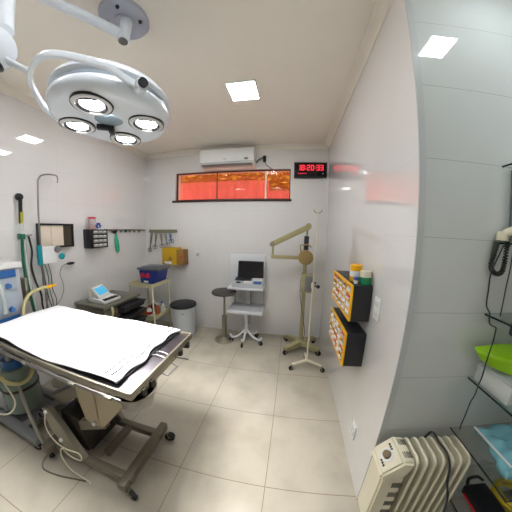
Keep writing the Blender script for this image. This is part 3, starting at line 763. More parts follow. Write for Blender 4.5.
# waste bin
t = thing('waste_bin', (-1.48, 2.62, 0), 'grey white round waste bin with a black lined top by the back wall', 'waste bin')
MB().lathe([(0, .002), (.155, .002), (.165, .012), (.185, .46), (.19, .47), (.178, .468), (.16, .05), (0, .04)], (-1.50, 2.62, 0), 48).build('bin', mat('bin_plastic', srgb(214, 220, 226), .4), t)
MB().lathe([(0, .485), (.12, .49), (.188, .476), (.193, .466), (.19, .445), (.187, .445)], (-1.50, 2.62, 0), 48, cap=False).build('liner_lid', 'charcoal', t)
MB().box(-1.52, -1.40, 2.447, 2.452, .375, .385).build('handle_slot', 'greyplastic', t)

# dark cabinet with trays at the left wall + monitor on it
def tray_cabinet():
    t = thing('tray_cabinet', (-2.1, 1.75, 0), 'low dark cabinet with stacked black trays against the left wall behind the table', 'cabinet')
    X0, X1, Y0, Y1 = -2.30, -1.82, 1.54, 2.11
    MB().box(X0, X1+.0, Y0, Y1, .76, .79, .006).build('top', mat('olive_grey_top', srgb(104, 104, 92), .35, var=.08), t)
    MB().box(X0, X1-.04, Y0+.02, Y1-.02, .051, .76, .004).build('body', 'frame', t)
    MB().tube(spline([(X1-.0, Y0+.10, .77), (X1+.02, Y0+.09, .72), (X1+.0, Y0+.10, .66)], 4), .012, 8).build('handle', 'cream', t)
    for k in range(5):
        z = .70-k*.11
        d = MB().prism([(X1-.06, z-.05), (X1+.05, z-.045), (X1+.085, z+.03), (X1-.06, z+.03)], 'y', Y0+.22, Y1-.01, .004).build('tray', 'charcoal', t)
        MB().box(X1+.07, X1+.092, Y0+.22, Y1-.01, z+.018, z+.032, .003).build('tray_lip', 'black', d)
        MB().box(X1-.05, X1-.03, Y0+.03, Y0+.20, z-.05, z+.03, .003).build('drawer', 'steel_dull', t)
    return t
tray_cabinet().location.z -= .05
t = thing('patient_monitor', (-2.08, 1.66, .79), 'small white desktop monitor with tilted blue screen on the dark cabinet', 'monitor')
MB().prism([(-2.16, .792), (-1.90, .792), (-1.90, .815), (-1.97, .83), (-2.16, .85)], 'y', 1.62, 1.86, .004).build('base', 'whiteplastic', t)
mt = Matrix.Translation((-2.07, 1.735, .885)) @ Matrix.Rotation(.25, 4, 'Z') @ Matrix.Rotation(math.radians(48), 4, 'Y')
MB().box(-.085, .085, -.10, .10, -.012, .012, .008, mtx=mt).build('screen_housing', 'whiteplastic', t)
MB().box(-.06, .035, -.08, .08, .0121, .014, mtx=mt).build('display', 'lcd', t)
MB().cyl((-2.12, 1.635, .85), (-2.14, 1.635, .92), .022, 12).build('printer_roll', 'creamwhite', t)
kb = MB()
for k in range(5): kb.box(-1.965, -1.915, 1.645+k*.04, 1.675+k*.04, .822, .832)
kb.build('keys', 'charcoal', t)
t.location.z -= .05

# ------------------------------------------------------------------ stool
t = thing('round_stool', (-.86, 2.6, 0), 'steel pedestal stool with a round dark grey seat', 'stool')
sx, sy = -.855, 2.59
MB().lathe([(0, .685), (.14, .685), (.168, .693), (.172, .71), (.160, .728), (.10, .735), (0, .736)], (sx, sy, 0), 48).build('seat', 'seat', t)
MB().cyl((sx, sy, .36), (sx, sy, .69), .014, 16).build('piston', 'steel_dull', t)
MB().cyl((sx, sy, .03), (sx, sy, .37), .034, 24).build('column', 'steel_dull', t)
MB().lathe([(0, .05), (.04, .05), (.06, .035), (.125, .022), (.135, .012), (.135, .0), (0, 0)], (sx, sy, 0), 48).build('base', 'steel_dull', t)

# ------------------------------------------------------------------ cart with ultrasound laptop
def cart():
    t = thing('white_cart', (-.52, 2.6, 0), 'white two shelf rolling cart on a five wheel base against the back wall', 'cart')
    MB().box(-.80, -.315, 2.54, 2.84, .765, .795, .008).build('top_shelf', 'white', t)
    MB().box(-.785, -.31, 2.48, 2.82, .455, .50, .012).build('lower_shelf', 'white', t)
    MB().box(-.775, -.32, 2.49, 2.81, .50, .508, .003).build('shelf_liner', 'machinegrey', t)
    MB().box(-.56, -.52, 2.76, 2.79, .20, .78, .005).build('post', 'machinegrey', t)
    for x in (-.76, -.34): MB().box(x-.008, x+.008, 2.79, 2.82, .46, .80, .003).build('upright', 'machinegrey', t)
    MB().box(-.845, -.33, 2.85, 2.868, .76, 1.215, .008).build('back_panel', 'white', t)
    c = V((-.55, 2.62, .17))
    MB().cyl(c+V((0, 0, -.05)), c+V((0, 0, .28)), .022, 14).build('stem', 'white', t)
    for a, L_ in ((-1.65, .19), (-.35, .25), (.8, .2), (2.1, .2), (3.45, .22)):
        d = V((math.cos(a), math.sin(a), 0))
        MB().tube(spline([c+V((0, 0, .02)), c+d*L_*.45+V((0, 0, -.075)), c+d*L_*.85+V((0, 0, -.095)), c+d*L_+V((0, 0, -.05))], 5), .014, 10).build('leg', 'white', t)
        caster(t, c.x+d.x*L_*.9, c.y+d.y*L_*.9, .075, .03, a)
cart()
t = thing('ultrasound_laptop', (-.52, 2.6, .80), 'portable ultrasound machine with an open black screen on the white cart', 'laptop')
mt = Matrix.Translation((-.52, 2.74, 1.015)) @ Matrix.Rotation(math.radians(-10), 4, 'X')
MB().box(-.180, .180, -.012, .012, -.115, .115, .006, mtx=mt).build('screen_housing', 'charcoal', t)
MB().box(-.168, .168, -.0135, -.012, -.10, .10, mtx=mt).build('screen', 'screen', t)
kp = MB().prism([(2.55, .797), (2.76, .797), (2.76, .90), (2.57, .845)], 'x', -.745, -.325, .006).build('console', 'machinegrey', t)
lab(rotbox((-.61, 2.69, .885), .22, .09, .01, rx=.28).build('keyboard', 'charcoal', kp), 'dark key block')
MB().lathe([(0, .016), (.03, .010), (.035, 0)], (-.66, 2.60, .852), 20).build('trackball', 'charcoal', kp)
rotbox((-.53, 2.61, .86), .11, .06, .01, rx=.28).build('button_pad', 'whiteplastic', kp)
rotbox((-.41, 2.69, .885), .12, .08, .01, rx=.28).build('button_pad', 'whiteplastic', kp)
rotbox((-.40, 2.61, .86), .10, .06, .01, rx=.28).build('control_knobs', 'machineblue', kp)

# ------------------------------------------------------------------ olive articulated arm stand
def arm_stand():
    x, y = .205, 2.55
    t = thing('articulated_stand', (x, y, 0), 'olive cream articulated arm stand with a four legged wheeled base near the back right corner', 'stand')
    MB().tube([(x, y, .08), (x-.004, y, .80), (x-.008, y, 1.15)], .026, 16).build('pole', 'olive', t)
    for a, L_ in ((math.radians(-138), .27), (math.radians(-32), .27), (math.radians(42), .27), (math.radians(138), .27)):
        d = V((math.cos(a), math.sin(a), 0)); n = V((-d.y, d.x, 0))
        b = MB(); c0 = V((x, y, 0)); c1 = c0+d*L_
        rings = []
        for p, w, z0, z1 in ((c0, .042, .065, .135), (c0+d*L_*.5, .036, .065, .12), (c1, .030, .065, .10)):
            rings.append([b._v(p+n*w+V((0, 0, z0))), b._v(p-n*w+V((0, 0, z0))), b._v(p-n*w+V((0, 0, z1))), b._v(p+n*w+V((0, 0, z1)))])
        for i in range(2):
            for k in range(4): b.bm.faces.new((rings[i][k], rings[i][(k+1) % 4], rings[i+1][(k+1) % 4], rings[i+1][k]))
        b.bm.faces.new(rings[0][::-1]); b.bm.faces.new(rings[2])
        b.build('leg', 'olive', t)
        caster(t, c1.x-d.x*.02, c1.y-d.y*.02, .07, .036, a)
    MB().lathe([(0, .07), (.05, .07), (.05, .13), (.03, .15), (0, .15)], (x, y, 0), 24).build('hub', 'olive', t)
    cb = MB().box(x-.045, x+.10, y-.07, y+.03, .80, 1.03, .008).build('control_box', 'olive', t)
    lab(MB().box(x-.0, x+.09, y-.073, y-.069, .82, 1.01, .002).build('box_cover', 'greyplastic', cb), 'grey front cover')
    MB().cyl((x+.10, y-.03, .92), (x+.135, y-.03, .92), .016, 12).build('knob', 'black', cb)
    MB().tube(spline([(x-.03, y-.04, 1.05), (x-.055, y-.04, .9), (x-.04, y-.04, .7), (x+.015, y-.04, .42), (x+.04, y-.04, .25), (x+.02, y-.03, .15)], 6), .004, 6).build('power_cord', 'charcoal', t)
    # drum housing
    hx, hz = x-.005, 1.235
    dr = MB().lathe([(0, -.06), (.075, -.06), (.088, -.045), (.092, 0), (.088, .045), (.075, .06), (0, .06)], (hx, y-.02, hz), 36, axis=(0, 1, 0)).build('drum_housing', 'gold', t)
    MB().lathe([(0, .012), (.05, .010), (.055, 0)], (hx, y-.08, hz), 24, axis=(0, -1, 0)).build('drum_cover', 'gold', dr)
    MB().tube([(hx-.06, y-.05, hz+.07), (hx-.075, y-.05, hz+.15), (hx+.02, y-.05, hz+.16), (hx+.06, y-.05, hz+.13)], .009, 8).build('grip_handle', 'gold', dr)
    MB().cyl((hx, y, hz+.07), (hx+.005, y, hz+.26), .030, 18).build('collar', 'charcoal', t)
    MB().cyl((hx+.005, y, hz+.25), (hx+.012, y, 1.60), .011, 12).build('link_rod', 'steel_dull', t)
    # upper beam
    p0, p1 = V((-.215, y, 1.385)), V((.24, y, 1.618))
    d = (p1-p0).normalized(); ang = math.atan2(d.z, d.x)
    L_ = (p1-p0).length
    MB().box(-L_/2, L_/2, -.034, .034, -.034, .034, .01, mtx=Matrix.Translation((p0+p1)/2) @ Matrix.Rotation(-ang, 4, 'Y')).build('upper_beam', 'olive', t)
    MB().cyl(p1-V((0.02, .04, 0)), p1+V((-.02, .04, 0)), .034, 20).build('beam_joint', 'olive', t)
    MB().cyl(p0+V((0, -.035, -.0)), p0+V((0, .035, -.0)), .03, 20).build('beam_joint', 'steel_dull', t)
    MB().cyl((-.205, y, 1.37), (-.208, y, 1.235), .013, 12).build('link_rod', 'olive', t)
    MB().box(-.225, .13, y-.026, y+.026, 1.205, 1.25, .008).build('lower_beam', 'olive', t)
arm_stand()

# ------------------------------------------------------------------ IV stand
t = thing('drip_stand', (.262, 2.15, 0), 'slim ivory drip stand on three wheels in front of the articulated stand', 'drip stand')
MB().cyl((.262, 2.15, .07), (.262, 2.15, 1.0), .0105, 12).build('lower_tube', 'creamwhite', t)
MB().cyl((.262, 2.15, .98), (.275, 2.15, 1.76), .006, 10).build('upper_rod', 'creamwhite', t)
for s in (-1, 1): MB().tube(spline([(.275, 2.15, 1.735), (.275+s*.03, 2.15, 1.745), (.275+s*.04, 2.15, 1.77)], 4), .004, 8).build('hook', 'steel', t)
MB().cyl((.262, 2.15, .955), (.262, 2.15, 1.01), .017, 14).build('clamp_collar', 'creamwhite', t)
lab(MB().sphere((.315, 2.14, .975), .020, 14).cyl((.262, 2.15, .98), (.315, 2.14, .975), .008, 8).build('clamp_knob', 'black', t), 'black clamp knob')
for a in (math.radians(-157), math.radians(-22), math.radians(92)):
    d = V((math.cos(a), math.sin(a), 0))
    MB().tube([V((.262, 2.15, .095)), V((.262, 2.15, .075))+d*.18], [.017, .013], 10).build('leg', 'creamwhite', t)
    caster(t, .262+d.x*.18, 2.15+d.y*.18, .07, .025, a)

# ------------------------------------------------------------------ air conditioner, plug, clock
def aircon():
    t = thing('air_conditioner', (-.93, YB, 2.43), 'white split air conditioner above the window', 'air conditioner')
    x0, x1 = -1.275, -.50; 
    MB().prism([(YB-.001, 2.43), (YB-.12, 2.43), (YB-.19, 2.465), (YB-.20, 2.50), (YB-.20, 2.66), (YB-.18, 2.675), (YB-.001, 2.675)], 'x', x0, x1, .008).build('housing', 'whiteplastic', t)
    v = MB()
    for k in range(28):
        x = x0+.04+k*(x1-x0-.08)/27; v.box(x-.003, x+.003, YB-.19, YB-.11, 2.432, 2.456)
    v.build('outlet_slats', 'greyplastic', t)
    MB().prism([(YB-.105, 2.428), (YB-.185, 2.455), (YB-.188, 2.46), (YB-.105, 2.434)], 'x', x0+.03, x1-.03).build('louver', 'machinegrey', t)
    MB().box(x0+.01, x1-.01, YB-.203, YB-.2, 2.475, 2.478).build('panel_seam', 'greyplastic', t)
    lab(MB().box(-.92, -.88, YB-.2025, YB-.2, 2.515, 2.522).build('brand_mark', 'greyplastic', t), 'small grey mark at the centre')
    lab(MB().box(-.63, -.58, YB-.2025, YB-.2, 2.50, 2.525).build('display_window', 'greyplastic', t), 'small grey display at the right')
aircon()
t = thing('wall_plug', (-.385, YB, 2.56), 'dark plug with a looping cable right of the air conditioner', 'plug')
MB().box(-.40, -.36, YB-.045, YB-.001, 2.515, 2.60, .006).build('plug', 'charcoal', t)
MB().tube(spline([(-.50, YB-.03, 2.50), (-.47, YB-.03, 2.54), (-.42, YB-.03, 2.57), (-.39, YB-.03, 2.58)], 6), .009, 8).build('power_cord', 'greyplastic', t)
MB().tube(spline([(-.375, YB-.03, 2.52), (-.35, YB-.02, 2.47), (-.30, YB-.012, 2.43), (-.27, YB-.01, 2.42)], 6), .007, 8).build('loose_cable', 'greyplastic', t)

def clock():
    t = thing('digital_clock', (.25, YB, 2.29), 'black digital wall clock with red digits at the right end of the back wall', 'clock')
    y0 = YB-.035
    MB().box(.03, .475, y0, YB-.001, 2.285, 2.50, .006).build('case', 'black', t)
    MB().box(.045, .46, y0-.002, y0, 2.30, 2.485).build('face', 'screen', t)
    seg = {'0': 'abcdef', '1': 'bc', '2': 'abged', '3': 'abgcd', '8': 'abcdefg', '6': 'afgedc', '5': 'afgcd', '4': 'fgbc'}
    def digit(m, ch, x, z, w, h, th):
        S_ = {'a': (x, x+w, z+h-th, z+h), 'd': (x, x+w, z, z+th), 'g': (x, x+w, z+h/2-th/2, z+h/2+th/2), 'f': (x, x+th, z+h/2, z+h), 'b': (x+w-th, x+w, z+h/2, z+h), 'e': (x, x+th, z, z+h/2), 'c': (x+w-th, x+w, z, z+h/2)}
        for s in seg[ch]:
            a, b, c, d = S_[s]; m.box(a, b, y0-.004, y0-.002, c, d)
    m = MB()
    for ch, x in zip('182033', (.075, .128, .203, .256, .331, .384)): digit(m, ch, x, 2.385, .042, .075, .011)
    for x in (.181, .309):
        for z in (2.405, 2.435): m.box(x, x+.010, y0-.004, y0-.002, z, z+.010)
    m.build('digits', 'clockred', t)
    m = MB()
    for k in range(5): m.box(.085+k*.024, .100+k*.024, y0-.004, y0-.002, 2.338, 2.348)
    m.build('date_row', 'clockred', t)
    lab(MB().box(.41, .425, y0-.004, y0-.002, 2.335, 2.35).build('mark', 'whiteplastic', t), 'small white mark at lower right')
clock()

# ------------------------------------------------------------------ yellow black drawer cabinets on right wall
def drawer_cabinet(y0, y1, z0, z1, xf, label, rows, seed):
    random.seed(seed)
    t = thing('drawer_cabinet', (XR, (y0+y1)/2, z0), label, 'cabinet', 'drawer cabinets on the right wall')
    MB().box(xf+.012, XR-.001, y0, y1, z0, z1, .003).build('case', 'charcoal', t)
    fr = MB(); w = .016
    fr.box(xf, xf+.012, y0, y1, z0, z0+w).box(xf, xf+.012, y0, y1, z1-w, z1).box(xf, xf+.012, y0, y0+w, z0+w, z1-w).box(xf, xf+.012, y1-w, y1, z0+w, z1-w)
    cols = 5; ch = (z1-z0-2*w)/rows; cw = (y1-y0-2*w)/cols
    for r in range(1, rows): fr.box(xf+.001, xf+.012, y0+w, y1-w, z0+w+r*ch-.004, z0+w+r*ch+.004)
    for c in range(1, cols): fr.box(xf+.001, xf+.012, y0+w+c*cw-.003, y0+w+c*cw+.003, z0+w, z1-w)
    fr.build('front_frame', 'yellow', t, smooth=False)
    pal = ['clearbox', 'whiteplastic', 'paper', 'clearbox', 'cardbrown', 'pink', 'whiteplastic']
    for r in range(rows):
        for c in range(cols):
            a = y0+w+c*cw+.005; b = a+cw-.01; e = z0+w+r*ch+.006; g = e+ch-.012
            d = MB().box(xf+.004, xf+.011, a, b, e, g-.004, .001).build('drawer', random.choice(pal), t)
            MB().box(xf-.006, xf+.004, a+.012, b-.012, e+.008, e+.016, .001).build('drawer_pull', 'paper', d)
drawer_cabinet(1.195, 1.70, 1.01, 1.232, .372, 'upper black wall cabinet with a yellow framed front of small drawers', 4, 2)
drawer_cabinet(1.195, 1.66, .70, .930, .366, 'lower black wall cabinet with a yellow framed front of small drawers', 4, 5)
t = thing('yellow_tin', (.435, 1.33, 1.232), 'yellow tin on top of the upper drawer cabinet, behind the green jar', 'tin')
MB().lathe([(0, 1.233), (.036, 1.233), (.038, 1.237), (.038, 1.335), (.034, 1.34), (0, 1.34)], (.433, 1.33, 0), 28).build('tin', 'yellow', t)
lab(MB().lathe([(.0385, 1.265), (.0392, 1.265), (.0392, 1.30), (.0385, 1.30)], (.433, 1.33, 0), 28, cap=False).build('paper_label', 'paper', t), 'white band around the tin')
t = thing('green_jar', (.46, 1.235, 1.232), 'white lidded green jar at the near end of the upper drawer cabinet', 'jar')
MB().lathe([(0, 1.233), (.031, 1.233), (.033, 1.237), (.033, 1.275), (.030, 1.28), (0, 1.28)], (.462, 1.235, 0), 28).build('jar', 'greenjar', t)
MB().lathe([(0, 1.279), (.033, 1.279), (.034, 1.283), (.034, 1.315), (0, 1.32)], (.462, 1.235, 0), 28).build('lid', 'creamwhite', t)
t = thing('blue_cap_vial', (.41, 1.245, 1.232), 'small blue capped vial standing left of the green jar', 'vial')
MB().lathe([(0, 1.233), (.013, 1.233), (.014, 1.25), (.012, 1.255)], (.412, 1.25, 0), 18).build('vial', 'whiteplastic', t)
MB().lathe([(0, 1.254), (.015, 1.254), (.015, 1.272), (0, 1.275)], (.412, 1.25, 0), 18).build('cap', 'bluejar', t)

# wall plates
def plate(y, z, h, label, nm, w=.075):
    t = thing(nm, (XR, y, z), label, 'wall plate')
    MB().box(XR-.010, XR-.0005, y-w/2, y+w/2, z-h/2, z+h/2, .004).build('plate', 'whiteplastic', t)
    for k in (-1, 1): MB().box(XR-.014, XR-.009, y-.018, y+.018, z+k*h*.22-.014, z+k*h*.22+.014, .003).build('rocker', 'white', t)
plate(1.098, 1.13, .125, 'white light switch on the right wall beside the upper drawer cabinet', 'light_switch')
plate(1.098, .27, .115, 'white socket low on the right wall', 'wall_socket')

t = thing('wall_outlet', (-1.38, YB, 1.17), 'pale electrical outlet plate on the back wall right of the yellow sharps box', 'wall plate')
MB().box(-1.425, -1.335, YB-.010, YB-.0005, 1.115, 1.23, .004).build('plate', 'whiteplastic', t)
MB().box(-1.405, -1.355, YB-.014, YB-.009, 1.145, 1.20, .003).build('socket_insert', 'machinegrey', t)
# ------------------------------------------------------------------ alcove : glass shelves
SH = [1.842, 1.526, 1.218, .904, .603, .30]
names = ['topmost glass shelf of the alcove rack, above the phone', 'glass shelf carrying the telephone in the alcove', 'glass shelf just above the lime green bag in the alcove',
         'glass shelf under the lime green bag and clear boxes', 'glass shelf carrying the teal sterile pack', 'lowest glass shelf holding the black case and yellow coil']
for z, l in zip(SH, names):
    x0 = .875 if z < 1.8 else .888
    t = thing('glass_shelf', (x0, YC-.2, z), l, 'shelf', 'glass shelves in the alcove')
    g = MB().box(x0, 1.52, YC-.36, YC-.001, z-.009, z-.001).build('pane', 'glass', t, smooth=False)
    MB().box(x0-.002, x0, YC-.36, YC-.001, z-.009, z-.001).box(x0-.002, 1.52, YC-.362, YC-.36, z-.009, z-.001).build('polished_edge', 'glassedge', t, smooth=False)
for x in (1.50,):
    for y in (YC-.34, YC-.03):
        o = MB().box(x, x+.02, y-.01, y+.01, 0, 1.87).build('shelf_upright', 'steel'); mesh_origin(o, (x, y, 0))
        tag(o, 'slim steel upright holding the glass shelves, '+('front one' if y < .6 else 'one by the alcove wall'), 'upright')
t = thing('dark_region_panel', (.885, YC-.01, 1.8), 'added dark grey panel for the dark region behind the shelf edges in the alcove', 'column')
MB().box(.93, 1.02, YC-.03, YC-.001, 1.535, 1.83, .004).build('column', mat('dark_grey_panel', srgb(110, 122, 126), .3), t)  # dark panel added where the wall only looks darker, no column there

# telephone with coiled cord
def telephone():
    z = 1.527
    t = thing('telephone', (.95, .68, z), 'ivory telephone on the alcove shelf, its dark coiled cord hanging over the edge', 'telephone')
    MB().prism([(.55, z), (.77, z), (.77, z+.03), (.55, z+.05)], 'x', .925, 1.09, .006).build('body', 'creamwhite', t)
    hs = MB(); hs.tube(spline([(.872, .788, z+.026), (.885, .755, z+.045), (.915, .69, z+.062), (.95, .62, z+.062), (.96, .585, z+.045)], 5), .017, 12)
    hs.cyl((.872, .788, z+.004), (.874, .787, z+.040), .023, 18); hs.cyl((.958, .585, z+.03), (.96, .583, z+.062), .023, 18)
    hs.build('handset', 'creamwhite', t)
    lab(MB().cyl((.872, .788, z+.0005), (.872, .788, z+.005), .02, 16).build('mouthpiece', 'charcoal', t), 'dark mouthpiece')
    # coil
    path = spline([(.862, .80, z-.004), (.857, .80, z-.03), (.850, .80, z-.06), (.845, .80, z-.10), (.852, .795, z-.122), (.872, .79, z-.132), (.892, .788, z-.122), (.896, .785, z-.08), (.897, .785, z-.02), (.90, .78, z-.0)], 30)
    pts = []
    for i, p in enumerate(path):
        a = i*1.15; tt = (path[min(i+1, len(path)-1)]-path[max(i-1, 0)]).normalized()
        s = tt.cross(V((0, 1, 0))).normalized(); u = s.cross(tt)
        pts.append(p+s*.0075*math.cos(a)+u*.0075*math.sin(a))
    c = MB().tube(pts, .0034, 6).build('coiled_cord', mat('dark_cord', srgb(46, 52, 44), .5), t)
telephone()
o = MB().tube(spline([(.87, .775, 1.515), (.854, .775, 1.478), (.839, .775, 1.445), (.823, .775, 1.393), (.825, .775, 1.331), (.829, .775, 1.268), (.851, .773, 1.235), (.851, .77, 1.215), (.859, .77, 1.192), (.873, .768, 1.179), (.892, .765, 1.172), (.875, .748, 1.15), (.819, .70, 1.138), (.815, .70, 1.074), (.815, .70, 1.03), (.816, .70, .983), (.82, .708, .94), (.835, .72, .915), (.845, .73, .87), (.86, .75, .82), (.875, .765, .76), (.875, .765, .719), (.873, .765, .664), (.878, .766, .637)], 8), .0028, 6).build('thin_cable', 'charcoal')
tag(mesh_origin(o, (.86, .75, 1.2)), 'thin dark cable running down in front of the alcove shelves', 'cable')
o = MB().tube(spline([(.915, .77, 1.52), (.912, .77, 1.42), (.907, .77, 1.354), (.906, .77, 1.291), (.906, .77, 1.221)], 8), .0025, 6).build('short_cable', 'charcoal')
tag(mesh_origin(o, (.97, .73, 1.35)), 'short thin cable hanging right of the coiled phone cord', 'cable')
o = MB().box(.955, 1.08, .66, .76, 1.195-.055, 1.209-.001, .01).build('black_box', 'charcoal'); 
for v in o.data.vertices: pass
tag(mesh_origin(o, (1.0, .7, 1.14)), 'dark item under the third glass shelf at the right edge', 'box')

# lime bag, clear boxes
def blob(name, c, sx, sy, sz, m, label, cat, amp=.12, seed=1, p=2.6, tilt=0):
    random.seed(seed); b = bmesh.new(); bmesh.ops.create_uvsphere(b, u_segments=40, v_segments=24, radius=1)
    for v in b.verts:
        q = v.co.copy(); s = lambda u: math.copysign(abs(u)**(2/p), u)
        q = V((s(q.x), s(q.y), s(q.z)))
        n = 1+amp*(math.sin(q.x*5+seed)*math.sin(q.y*6+seed*2)+.5*math.sin(q.z*9+q.x*7))
        v.co = V((q.x*sx*n, q.y*sy*n, q.z*sz*(1+amp*.5*math.sin(q.x*7+q.y*5))))
    mb = MB(); mb._merge(b, Matrix.Translation(V(c)) @ Matrix.Rotation(tilt, 4, 'Y'))
    o = mb.build(name, m); mesh_origin(o, c); return tag(o, label, cat)
lb = MB(); ring = [(.81, .78, 1.085), (.80, .745, 1.082), (.83, .71, 1.078), (.91, .665, 1.07), (1.04, .64, 1.07), (1.15, .68, 1.08), (1.15, .78, 1.09), (.95, .79, 1.09)]
top = [lb._v(p) for p in ring]
low = [lb._v(V(p)*1.0+V(((.955-p[0])*.22, (.70-p[1])*.25, -.05-.02*(p[0] > .85)))) for p in ring]
for i in range(len(ring)):
    j = (i+1) % len(ring); lb.bm.faces.new((top[i], top[j], low[j], low[i]))
lb.bm.faces.new(low); lb.bm.faces.new(top[::-1])
o = lb.build('green_bag', 'lime'); 
sb = o.modifiers.new('b', 'BEVEL'); sb.width = .012; sb.segments = 3
mesh_origin(o, (.95, .70, 1.01)); tag(o, 'lime green plastic bag lying on clear boxes in the alcove', 'bag')
for k, (x0, x1, y0, y1, z1, l) in enumerate(((.885, .985, .62, .80, .985, 'clear plastic box under the left end of the lime green bag'), (.995, 1.13, .56, .80, .99, 'clear plastic box under the right end of the lime green bag'))):
    t = thing('clear_box', ((x0+x1)/2, .7, .905), l, 'box')
    MB().box(x0, x1, y0, y1, .905, z1, .006).build('box', 'clearbox', t)
    MB().box(x0-.004, x1+.004, y0-.004, y1+.004, z1, z1+.012, .003).build('lid', 'clear', t)
    MB().box(x0+.015, x1-.015, y0+.02, y1-.02, .912, z1-.03, .01).build('contents', 'paper', t)

# teal pack
t = thing('sterile_pack', (1.08, .68, .604), 'teal wrapped sterile pack with a white strip on the fifth glass shelf', 'pack')
b = bmesh.new(); bmesh.ops.create_grid(b, x_segments=24, y_segments=18, size=.5)
for v in b.verts:
    x, y = v.co.x, v.co.y
    v.co = V((1.115+x*.30+.03*y, .665+y*.24, .642+.012*math.sin(x*14+y*5)+.008*math.sin(y*22)-.03*max(0, abs(x)*2-.6)-.03*max(0, abs(y)*2-.7)))
mb = MB(); mb._merge(b); pk = mb.build('wrap', 'tealpack', t)
md = pk.modifiers.new('s', 'SOLIDIFY'); md.thickness = .03; md.offset = -1
MB().tube([(.968, .775, .637), (.965, .66, .642), (.975, .56, .637)], .005, 8).build('white_seal', 'paper', t)

# lower shelf things
t = thing('black_case', (1.0, .6, .30), 'black and red tool case on the lowest alcove shelf', 'case')
MB().box(.945, 1.07, .46, .68, .301, .36, .012).build('case', 'black', t)
MB().box(.942, .95, .50, .66, .31, .325, .003).build('red_side', 'red', t)
MB().tube(spline([(.96, .67, .355), (.98, .695, .372), (1.03, .70, .375), (1.06, .69, .36)], 5), .008, 8).build('handle', 'black', t)
t = thing('yellow_coil', (1.13, .6, .31), 'coiled yellow hose beside the black case on the lowest alcove shelf', 'hose')
for k in range(4):
    MB().tube([(1.17+(.085-.012*(k % 2))*math.cos(a*PI/16), .60+(.085-.012*(k % 2))*math.sin(a*PI/16), .318+k*.016) for a in range(32)], .009, 8, closed=True).build('coil', mat('dull_yellow_hose%d' % k, srgb(196, 170, 30), .5), t)

# ------------------------------------------------------------------ oil heater
def heater():
    t = thing('oil_heater', (.66, .66, 0), 'ivory oil filled radiator heater with fins in front of the alcove wall', 'heater')
    yc, hw = .712, .066
    # control unit
    cx0, cx1 = .475, .585
    prof = [(yc-hw, .09), (yc+hw, .09), (yc+hw, .50), (yc+hw-.01, .51), (yc-hw+.01, .51), (yc-hw, .50)]
    cu = MB().prism(prof, 'x', cx0, cx1, .01).build('control_unit', 'heater', t)
    # sloping head with the dial on its outer face
    hp = []
    for (u, w) in ((.600, .575), (.600, .597), (.545, .603), (.462, .520), (.460, .486), (.488, .474), (.57, .50)): hp.append((u, w))
    MB().prism(hp, 'y', yc-hw-.012, yc+hw, .010).build('control_head', 'heater', cu)
    fn = V((-.707, 0, .707)); fc = V((.5035, yc-.005, .5615))
    dl = MB().lathe([(0, .014), (.017, .012), (.020, 0)], fc, 24, axis=fn).build('thermostat_dial', mat('dial_brown', srgb(120, 104, 80), .4), cu)
    MB().lathe([(.022, .0), (.030, .003), (.034, 0)], fc, 28, axis=fn, cap=False).build('dial_ring', 'whiteplastic', cu)
    fd = V((-.707, 0, -.707))
    for k in range(3): MB().lathe([(0, .004), (.0045, .003), (.0055, 0)], fc+fd*.034+V((0, -.035+k*.013, 0)), 12, axis=fn).build('indicator', 'charcoal', cu)
    for k in range(3): MB().lathe([(0, .004), (.0045, .003), (.0055, 0)], fc-fd*.030+V((0, .012+k*.013, 0)), 12, axis=fn).build('indicator', 'charcoal', cu)
    v = MB()
    for r in range(5):
        for k in range(7): v.box(cx0+.060+k*.0065, cx0+.063+k*.0065, yc-hw-.0015, yc-hw+.001, .20+r*.072, .235+r*.072)
    for k in range(5):
        v.box(.556+k*.008, .559+k*.008, yc-.05, yc-.02, .598, .602)
        v.box(.556+k*.008, .559+k*.008, yc+.015, yc+.045, .598, .602)
    v.build('vent_grille', 'dark', cu)
    lab(MB().box(cx0+.01, cx1-.015, yc-hw-.003, yc-hw, .135, .165, .001).build('warning_label', mat('lime_label', srgb(170, 190, 60), .5), cu), 'yellow green warning label')
    lab(MB().box(cx0+.01, cx1-.015, yc-hw-.004, yc-hw, .105, .134, .001).build('switch_plate', 'charcoal', cu), 'dark switch under the label')
    # fins: rounded rectangular thin plates with a rolled edge
    for k in range(7):
        x = .613+k*.0415
        pr = []
        for (yy, zz, a0) in ((hw-.03, .603-.035, 0), (-hw+.03, .603-.035, 90), (-hw+.035, .135, 180), (hw-.035, .135, 270)):
            for q in range(6):
                a = math.radians(a0+q*18); pr.append((yc+yy+.03*math.cos(a), zz+.03*math.sin(a)))
        f_ = MB().prism(pr, 'x', x-.004, x+.004)
        f_.tube([(x, a, b) for a, b in pr], .0075, 8, closed=True)
        f_.build('fin', 'heater', t)
    MB().cyl((.56, yc, .13), (.86, yc, .13), .018, 14).build('lower_pipe', 'heater', t)
    MB().cyl((.56, yc, .54), (.86, yc, .54), .018, 14).build('upper_pipe', 'heater', t)
    for x in (.56, .84):
        MB().box(x-.015, x+.015, yc-.11, yc+.10, .05, .075, .005).build('foot', 'charcoal', t)
        for s in (-1, 1): caster(t, x, yc+s*.09, .055, .022, 0)
heater()
o = MB().tube(spline([(.735, .80, .56), (.742, .775, .622), (.743, .72, .622), (.745, .665, .622), (.74, .62, .60), (.745, .60, .52), (.76, .57, .42), (.77, .55, .2), (.76, .54, .01)], 8), .005, 8).build('heater_cord', 'charcoal')
tag(mesh_origin(o, (.75, .7, .62)), 'dark power cord draped over the fins of the oil heater', 'cable')

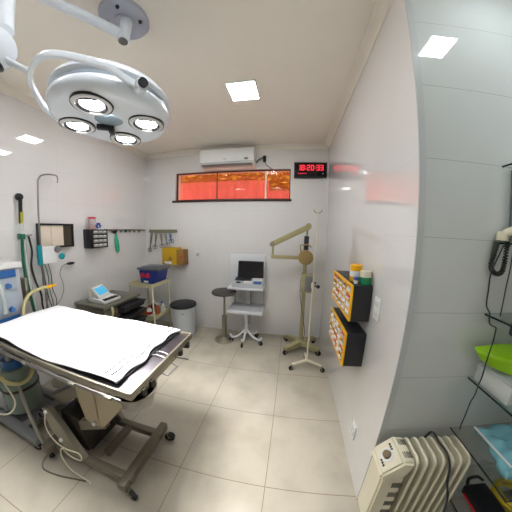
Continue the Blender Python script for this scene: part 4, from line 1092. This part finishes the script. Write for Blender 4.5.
# ------------------------------------------------------------------ world, sun, camera
wd = bpy.data.worlds.new('World'); S.world = wd; wd.use_nodes = True
bg = wd.node_tree.nodes['Background']; bg.inputs[0].default_value = (1, .62, .36, 1); bg.inputs[1].default_value = 1.1
sl = bpy.data.lights.new('sun', 'SUN'); sl.energy = 2.6; sl.color = (1, .78, .55); sl.angle = .02
so = bpy.data.objects.new('sun', sl); COL.objects.link(so)
so.rotation_euler = (V((.25, .8, -1.55))).to_track_quat('-Z', 'Y').to_euler()
so.location = (0, 0, 5)

cam = bpy.data.cameras.new('camera'); co = bpy.data.objects.new('camera', cam); COL.objects.link(co); S.camera = co
cam.type = 'PANO'; cam.panorama_type = 'FISHEYE_LENS_POLYNOMIAL'
cam.fisheye_fov = math.radians(200)
cam.sensor_width = 36; cam.sensor_height = 36; cam.sensor_fit = 'AUTO'
K = [0, -0.069978, 0.00019609, 4.2044e-05, -7.7018e-07]
cam.fisheye_polynomial_k0, cam.fisheye_polynomial_k1, cam.fisheye_polynomial_k2, cam.fisheye_polynomial_k3, cam.fisheye_polynomial_k4 = K
cam.clip_start = .01
Rm = [[0.9861335501896674, -0.16103598243005268, -0.04010029367860371], [0.16449756456170206, 0.9804546468464395, 0.10793162988898197], [0.02193564322264486, -0.11303140200851836, 0.9933492486111808]]
# rows give world axes of (right, forward, up)
right = V((Rm[0][0], Rm[1][0], Rm[2][0])); fwd = V((Rm[0][1], Rm[1][1], Rm[2][1])); up = V((Rm[0][2], Rm[1][2], Rm[2][2]))
m4 = Matrix((( right.x, up.x, -fwd.x, 0), (right.y, up.y, -fwd.y, 0), (right.z, up.z, -fwd.z, 1.5197), (0, 0, 0, 1)))
co.matrix_world = m4

S.view_settings.view_transform = 'Standard'; S.view_settings.look = 'None'
S.view_settings.gamma = 1; S.view_settings.use_curve_mapping = False
S.view_settings.exposure = 0.5
try:
    S.cycles.use_denoising = True
    S.cycles.max_bounces = 8; S.cycles.transparent_max_bounces = 16
except Exception: pass
